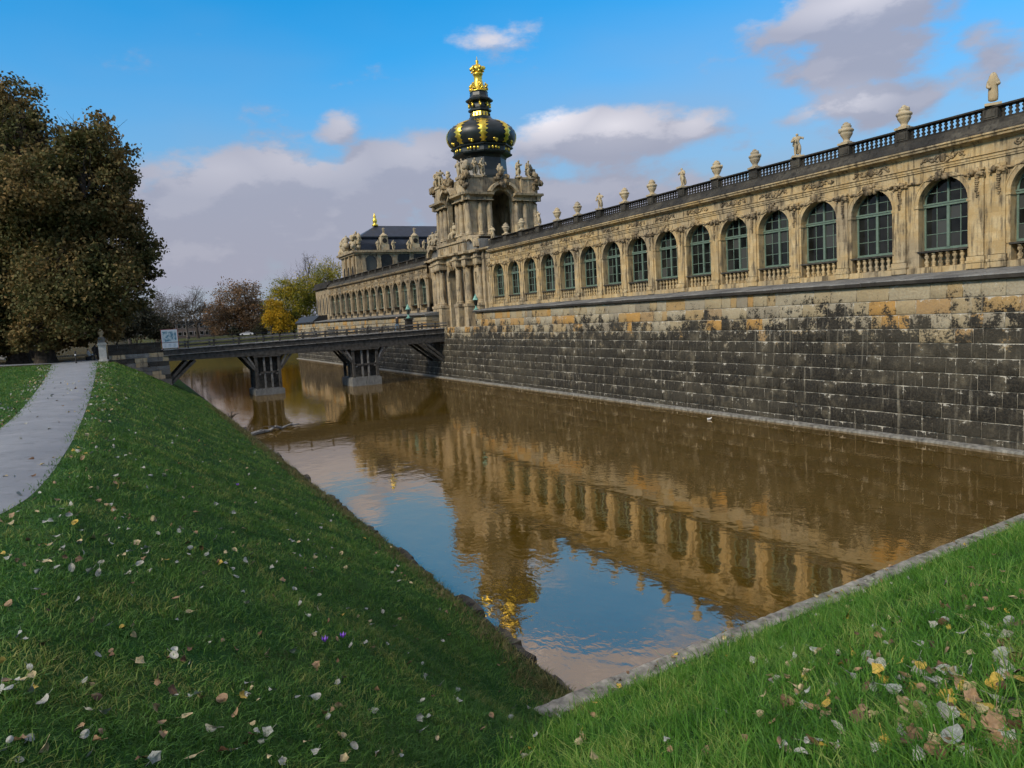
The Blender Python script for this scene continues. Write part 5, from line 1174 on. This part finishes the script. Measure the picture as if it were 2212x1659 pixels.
def gp(px, Y, dz=0.0): x = at_y(px, 760, Y)[0]; return (x, Y, float(terr(x, Y))+dz)
car(gp(6, 104, .02), math.radians(75), 'car_white', 'white car half hidden at the left edge under the plane trees')
car(gp(536, 262, .02), math.radians(80), 'car_white', 'small white parked car below the rust brown tree')
car(gp(562, 263, .02), math.radians(85), 'car_dark', 'small dark parked car between the rust and yellow trees')
car(gp(585, 264, .02), math.radians(95), 'car_white', 'small white parked car at the foot of the yellow tree')
b = gp(162, 84.5, .0); bo = thing('bollard', 'slim dark post standing in the middle of the path end', 'bollard', b)
m = MB(); m.lathe([(.09, 0), (.09, .1), (.055, .14), (.055, 1.05), (.08, 1.08), (.08, 1.16), (.03, 1.24)], (0, 0, 0), 10); m.build('post', 'iron', bo); m = MB(); m.lathe([(.062, .8), (.062, .92)], (0, 0, 0), 10); m.build('band', 'panel_white', bo)
def person(loc, rz, h, mats, label, pose):
    S = h
    J = [((0, 0, .53), (.085, .065)), ((0, .005, .63), (.08, .06)), ((0, .01, .74), (.095, .065)), ((0, .005, .83), .035), ((0, -.005, .885), .052), ((0, -.005, .955), .048)]; B = [(0, 1), (1, 2), (2, 3), (3, 4), (4, 5)]
    def limb(par, pts):
        p = par
        for q in pts: J.append(q); B.append((p, len(J)-1)); p = len(J)-1
    if pose == 'walk':
        limb(0, [((-.05, -.01, .49), .058), ((-.052, -.07, .28), .04), ((-.05, -.09, .05), .026), ((-.05, -.15, .02), .022)]); limb(0, [((.05, .01, .49), .058), ((.052, .05, .28), .04), ((.05, .14, .07), .026), ((.05, .10, .02), .022)])
        limb(2, [((-.11, .01, .79), .042), ((-.135, .05, .64), .034), ((-.12, .0, .50), .026), ((-.115, -.02, .46), .022)]); limb(2, [((.11, .01, .79), .042), ((.135, -.02, .64), .034), ((.12, -.10, .53), .026), ((.115, -.13, .50), .022)])
    else:
        limb(0, [((-.06, -.06, .52), .058), ((-.07, -.24, .50), .042), ((-.07, -.25, .27), .03), ((-.07, -.31, .25), .024)]); limb(0, [((.06, -.06, .52), .058), ((.07, -.24, .50), .042), ((.07, -.25, .27), .03), ((.07, -.31, .25), .024)])
        limb(2, [((-.11, 0, .79), .042), ((-.13, -.05, .65), .034), ((-.08, -.18, .58), .026), ((-.05, -.22, .56), .022)]); limb(2, [((.11, 0, .79), .042), ((.13, -.05, .65), .034), ((.08, -.18, .58), .026), ((.05, -.22, .56), .022)])
    me = skin_mesh('body', J, B, list(mats), 2)
    mi = []
    for p in me.polygons:
        c = p.center; mi.append(0 if c.z < .50 or (pose != 'walk' and c.y < -.1 and c.z < .54) else 1 if c.z < .84 else (2 if c.z < .925 and c.y < .02 else 3))
    me.polygons.foreach_set('material_index', mi)
    t = thing('person', label, 'person', loc, None, rz); put('body', me, t, (0, 0, 0 if pose == 'walk' else -.22*S), (0, 0, 0), (S*1.3, S*1.3, S)); return t
px_ = at_y(858, 700, 90.2)[0]
person((px_, 90.2, deckz(px_)+.01), math.radians(-80), 1.86, ('jeans', 'cloth_black', 'skin', 'hat'), 'person in dark jacket, blue jeans and pale cap walking on the bridge', 'walk')
g = gp(206, 89.5, .04); person(g, math.radians(160), 1.72, ('cloth_black', 'cloth_black', 'skin', 'cloth_black'), 'person in black clothes standing beside the pale pillar', 'walk')
g = gp(190, 92.0, .0)
bn = thing('park_bench', 'low dark bench at the end of the path', 'bench', (g[0], g[1], g[2]), None, math.radians(100))
m = MB(); m.box(-.7, .7, -.22, .22, .40, .45); m.build('seat', 'wood', bn)
for s in (-.55, .55): m = MB(); m.box(s-.05, s+.05, -.2, .2, 0, .40); m.build('leg', 'iron', bn)
person((g[0], g[1], g[2]+.0), math.radians(100), 1.7, ('cloth_black', 'cloth_white', 'skin', 'cloth_black'), 'person in white top sitting on the dark bench', 'sit')
# birds and a drifting branch on the water
def bird(px, py, label):
    p = at_z(px, py, 0.03); t = thing('water_bird', label, 'bird', (p[0], p[1], 0.0), None, 1.2)
    me = skin_mesh('body', [((0, .2, .08), .05), ((0, .05, .09), .10), ((0, -.12, .10), .085), ((0, -.2, .17), .04), ((0, -.23, .25), .045)], [(0, 1), (1, 2), (2, 3), (3, 4)], 'feather', 2, 1); put('body', me, t)
    m = MB(); m.tube((0, -.26, .25), (0, -.33, .235), .018, .004, 5); m.build('beak', 'beak', t)
    t.scale = (.7, .7, .7)
bird(1532, 906, 'small white bird floating near the dark wall')
p = at_z(585, 932, 0.02); br_ = thing('drift_branch', 'weathered driftwood branch floating near the left bank', 'branch', (p[0], p[1], 0.0))
rg = np.random.default_rng(4); m = MB(); q = limb_chain(m, (-1.6, -1.0, .06), (2.4, 1.8, .12), .17, .05, rg, 8, .03, 6)
m.build('stem', 'wood_pale', br_)
for k in range(9):
    m = MB(); a = q[rg.integers(1, 8)]; limb_chain(m, a, a+np.array([rg.normal(0, .6), rg.normal(0, .6), abs(rg.normal(.15, .16))]), .06, .02, rg, 3, .1, 4); m.build('twig', 'wood_pale' if k % 2 else 'bark_pale', br_)
sn = thing('stump_snag', 'small dark twiggy snag at the waterline of the left bank', 'snag', (7.3, 66, 0.05)); m = MB()
for k in range(9): limb_chain(m, (0, 0, 0), (rg.normal(0, .35), rg.normal(0, .4), rg.uniform(.2, .7)), .06, .02, rg, 3, .15, 4)
m.build('twigs', 'bark', sn)

# ------------------------------------------------------------------ grass
def blades(name, label, x, y, per, hmin, hmax, w, rad, lean, mat, rg, grow):
    # every tuft of the lawn: a handful of bent blades round one root point
    n = len(x); k = np.repeat(np.arange(n), per); N = n*per; d0 = np.hypot(x, y); g = (1+d0*grow)[k]
    ang = rg.uniform(0, 6.283, N); r = rad*np.sqrt(rg.random(N))*g
    bx = x[k]+r*np.cos(ang); by = y[k]+r*np.sin(ang); bz = terr(bx, by)-.015
    th = rg.uniform(.75, 1.25, n)[k]; h = rg.uniform(hmin, hmax, N)*th*(1+d0*grow*.35)[k]
    cl = rg.normal(0, lean*.8, (n, 2))[k]+rg.normal(0, lean, (N, 2)); gx = (terr(bx+.1, by)-bz)/.1; gy = (terr(bx, by+.1)-bz)/.1
    cl[:, 0] -= np.clip(gx, -1, 1)*.35; cl[:, 1] -= np.clip(gy, -1, 1)*.35
    m_ = np.minimum(1.2, np.hypot(cl[:, 0], cl[:, 1])); sa = rg.uniform(0, 3.14, N); ww = w*rg.uniform(.7, 1.3, N)*g
    B = np.stack([bx, by, bz], 1); S = np.stack([np.cos(sa)*ww, np.sin(sa)*ww, np.zeros(N)], 1)*.5; V = []
    for t, wt in ((0, 1), (.55, .8), (1, .07)):
        c = B+np.stack([cl[:, 0]*h*t*t, cl[:, 1]*h*t*t, h*(t-.38*t*t*m_)], 1); V += [c-S*wt, c+S*wt]
    V = np.stack(V, 1).reshape(-1, 3); o = np.arange(N)[:, None]*6
    Fq = np.concatenate([o+np.array([[0, 1, 3, 2]]), o+np.array([[2, 3, 5, 4]])], 1).reshape(-1, 4); rn = np.repeat(np.clip(rg.random(N)*.7+rg.random(n)[k]*.3, 0, 1), 2)
    return tag(put(name, np_mesh(name, V, Fq, mat, rn)), label, 'grass', None, 'stuff')
def in_path(x, y):
    P = np.array(PATH_R)[4:]; Q = np.array(PATH_L)[4:]; r = np.interp(y, P[:, 1], P[:, 0]); l = np.interp(y, Q[:, 1], Q[:, 0], left=-20)
    return (x < r-.05) & (x > l+.05) & (y > 9)
def sample(n, x0, x1, y0, y1, keep, rg):
    x = rg.uniform(x0, x1, n); y = rg.uniform(y0, y1, n); d = np.hypot(x, y); k = keep(x, y, d) > rg.random(n); x, y = x[k], y[k]; return x, y
rg = np.random.default_rng(31)
near = lambda x, y: (terr(x, y) > .36) & (y < kerb_y(x)-.26) & ((5.12-(x+1.0)*.60) < (0.34+0.515*(kerb_y(x)-y))+.25)
x, y = sample(120000, -3, 34, -2.5, 14, lambda x, y, d: near(x, y)*np.clip((4.2/np.maximum(d, 1.2))**1.25, 0, 1)*(d > 1.0), rg)
x, y = x[:13500], y[:13500]
blades('long_grass', 'long bright green grass on the near slope above the kerb', x, y, 11, .10, .32, .0085, .11, .45, 'grass_long', rg, .035)
left = lambda x, y: (~near(x, y)) & (~in_path(x, y)) & (terr(x, y) > .18) & (x < 7.05) & (y < kerb_y(x)+200)
x, y = sample(300000, -9, 7.1, .5, 26, lambda x, y, d: left(x, y)*np.clip((6.0/np.maximum(d, 3))**1.35, 0, 1)*.60, rg)
x2, y2 = sample(60000, -14, 7.1, 26, 84, lambda x, y, d: left(x, y)*np.clip((26/d)**1.4, 0, 1)*.40, rg)
x, y = np.concatenate([x[:21000], x2[:7000]]), np.concatenate([y[:21000], y2[:7000]])
xe = rg.uniform(6.2, 7.12, 2600); ye = 11.4+60*rg.random(2600)**1.4; k_ = rg.random(2600) < np.clip((xe-6.1)/.9, 0, 1)
blades('dry_grass', 'withered tan grass fringe at the water edge of the left bank', xe[k_], ye[k_], 8, .05, .20, .008, .12, .5, 'grass_dry', rg, .04)
blades('short_grass', 'short dark green grass covering the left bank and lawn', x, y, 9, .035, .11, .0075, .13, .55, 'grass_short', rg, .05)

# ------------------------------------------------------------------ fallen leaves and crocuses
TT = np.geomspace(1.0, 400, 1500)
def hit(px, py):
    d = ray(px, py); P = d[None]*TT[:, None]; below = P[:, 2]+CAMZ < terr(P[:, 0], P[:, 1]); i = int(np.argmax(below))
    if not below[i]: return None
    q = P[i]; return np.array([q[0], q[1], float(terr(q[0], q[1]))])
def leaf_shape(kind, seed):
    rg = random.Random(seed); out = []
    n = 15
    for i in range(n):
        a = 2*math.pi*i/n
        if kind == 0: r = .5*(1+.28*math.cos(a))*(1+.05*rg.uniform(-1, 1)); p = (r*math.sin(a)*.72, r*math.cos(a))
        else: r = .5*(.62+.38*abs(math.cos(a*2.5)))*(1+.08*rg.uniform(-1, 1)); p = (r*math.sin(a), r*math.cos(a))
        out.append(p)
    cu = rg.uniform(.2, 1.7)*rg.choice((-1, 1, 1)); cv = rg.uniform(-.7, .9); tw = rg.uniform(-.8, .8)
    f = lambda x, y: (x, y, cu*x*x+cv*y*y*.6+tw*x*y+.05*math.sin(9*x+seed))
    V = [f(0, 0)]+[f(x*.5, y*.5) for x, y in out]+[f(x, y) for x, y in out]
    Fc = [(0, 1+i, 1+(i+1) % n) for i in range(n)]+[(1+i, 1+n+i, 1+n+(i+1) % n, 1+(i+1) % n) for i in range(n)]
    m = MB(); m.add(V, Fc); m.tube(f(0, -.3), (.05, -.85, .12), .012, .018, 4); return m
COLS = ['pale', 'cream', 'tan', 'brown', 'yellow', 'silver']; WCOL = [.31, .18, .15, .12, .06, .18]
LM = {(c, s): leaf_shape(s % 2, 100+s).mesh('fallen_leaf', 'fallen_'+c, False) for c in COLS for s in range(5)}
rg = random.Random(8); spots = []
def try_spot(px, py):
    if 0 <= px <= 2212 and 0 <= py <= 1659:
        p = hit(px, py)
        if p is not None and p[2] > .3 and not bool(in_path(np.array(p[0]), np.array(p[1]))): spots.append((math.hypot(p[0], p[1]), p))
for i in range(250): try_spot(2212-abs(rg.gauss(0, 330)), 1659-abs(rg.gauss(0, 240)))
for i in range(60): try_spot(rg.uniform(1150, 2212), rg.uniform(1250, 1659))
for i in range(290): try_spot(rg.uniform(0, 1300), 1659-abs(rg.gauss(0, 330)))
for i in range(420): try_spot(rg.uniform(0, 900), rg.uniform(800, 1250))
for i in range(240):
    t = rg.random()**.7; y = 8+74*t; xr = float(np.interp(y, [q[1] for q in PATH_R], [q[0] for q in PATH_R])); x = xr+abs(rg.gauss(.15, .5)); spots.append((math.hypot(x, y), np.array([x, y, float(terr(x, y))])))
    if y > 18: xl = float(np.interp(y, [q[1] for q in PATH_L], [q[0] for q in PATH_L])); x = xl-abs(rg.gauss(.1, .5)); spots.append((math.hypot(x, y), np.array([x, y, float(terr(x, y))])))
for i in range(45):
    y = rg.uniform(11, 50); xr = float(np.interp(y, [q[1] for q in PATH_R], [q[0] for q in PATH_R])); x = xr-rg.uniform(.05, 1.7); spots.append((math.hypot(x, y), np.array([x, y, float(terr(x, y))-.02])))
for i in range(120):
    x = rg.uniform(5.5, 24); y = float(kerb_y(x))+rg.uniform(-.3, .22); spots.append((math.hypot(x, y)+2, np.array([x, y, .36])))
spots.sort(key=lambda s: s[0]); V = {c: MB() for c in COLS}
LAB = dict(pale='whitish curled leaf fallen on the grass', cream='cream yellow fallen leaf lying in the grass', tan='tan dry leaf lying on the grass', brown='dark brown withered leaf lying in the grass', yellow='bright yellow fallen leaf in the grass', silver='pale grey green leaf lying upside down on the grass')
nsing = 0
for d, p in spots:
    onlong = p[1] < kerb_y(p[0]) and bool(near(p[0], p[1])); c = rg.choices(COLS, [.20, .20, .24, .18, .08, .10] if onlong else WCOL)[0]; s = rg.randrange(5); size = rg.uniform(.065, .14)*(1+min(d, 60)*.008)*(1.12 if onlong and d < 6 else 1 if onlong else .76)
    z = p[2]+(rg.uniform(.06, .15) if onlong else rg.uniform(.03, .075))
    if bool(in_path(np.array(p[0]), np.array(p[1]))): z = p[2]+.065
    rot = (rg.gauss(.0, .45)-(.35 if p[1] < 12 else 0), rg.gauss(.0, .45)+.3, rg.uniform(0, 6.28))
    if nsing < 280:
        o = put('fallen_leaf', LM[(c, s)], None, (p[0], p[1], z), rot, size); 
        where = 'of the near right slope' if onlong else 'of the left bank' if p[0] > -1.2 else 'beside the path'
        tag(o, LAB[c]+' '+where, 'leaf', LAB[c].replace('leaf', 'leaves', 1)+' '+where); nsing += 1
    else:
        sh = leaf_shape(s % 2, 100+s); Mx = Matrix.LocRotScale(Vector((p[0], p[1], z)), Matrix.Rotation(rot[2], 3, 'Z') @ Matrix.Rotation(rot[0], 3, 'X') @ Matrix.Rotation(rot[1], 3, 'Y'), Vector((size,)*3))
        V[c].add([Mx @ Vector(q) for q in sh.v], sh.f)
allm = MB()
for i, c in enumerate(COLS): allm.mi = i; allm.add(V[c].v, V[c].f)
tag(allm.build('leaf_litter', ['fallen_'+c for c in COLS]), 'scattered dry leaves over the bank and along the path edges', 'leaf litter', None, 'stuff')
for i, (px, py, lab) in enumerate(((703, 1402, 'lower purple crocus blooming in the grass'), (742, 1392, 'purple crocus right beside the lower one'), (514, 1056, 'lone purple crocus higher up the bank'))):
    p = hit(px, py); t = thing('crocus', lab, 'flower', tuple(p), 'purple crocuses')
    m = MB(); m.tube((0, 0, 0), (0, 0, .09), .006, .008, 5); m.build('stem', 'grass_short', t)
    for k in range(6):
        a = k*math.pi/3; ca, sa = math.cos(a), math.sin(a); m = MB()
        m.add([(0, 0, .085), (ca*.03-sa*.018, sa*.03+ca*.018, .12), (ca*.05, sa*.05, .165), (ca*.03+sa*.018, sa*.03-ca*.018, .12)], [(0, 1, 2, 3)]); m.build('petal', 'purple', t)
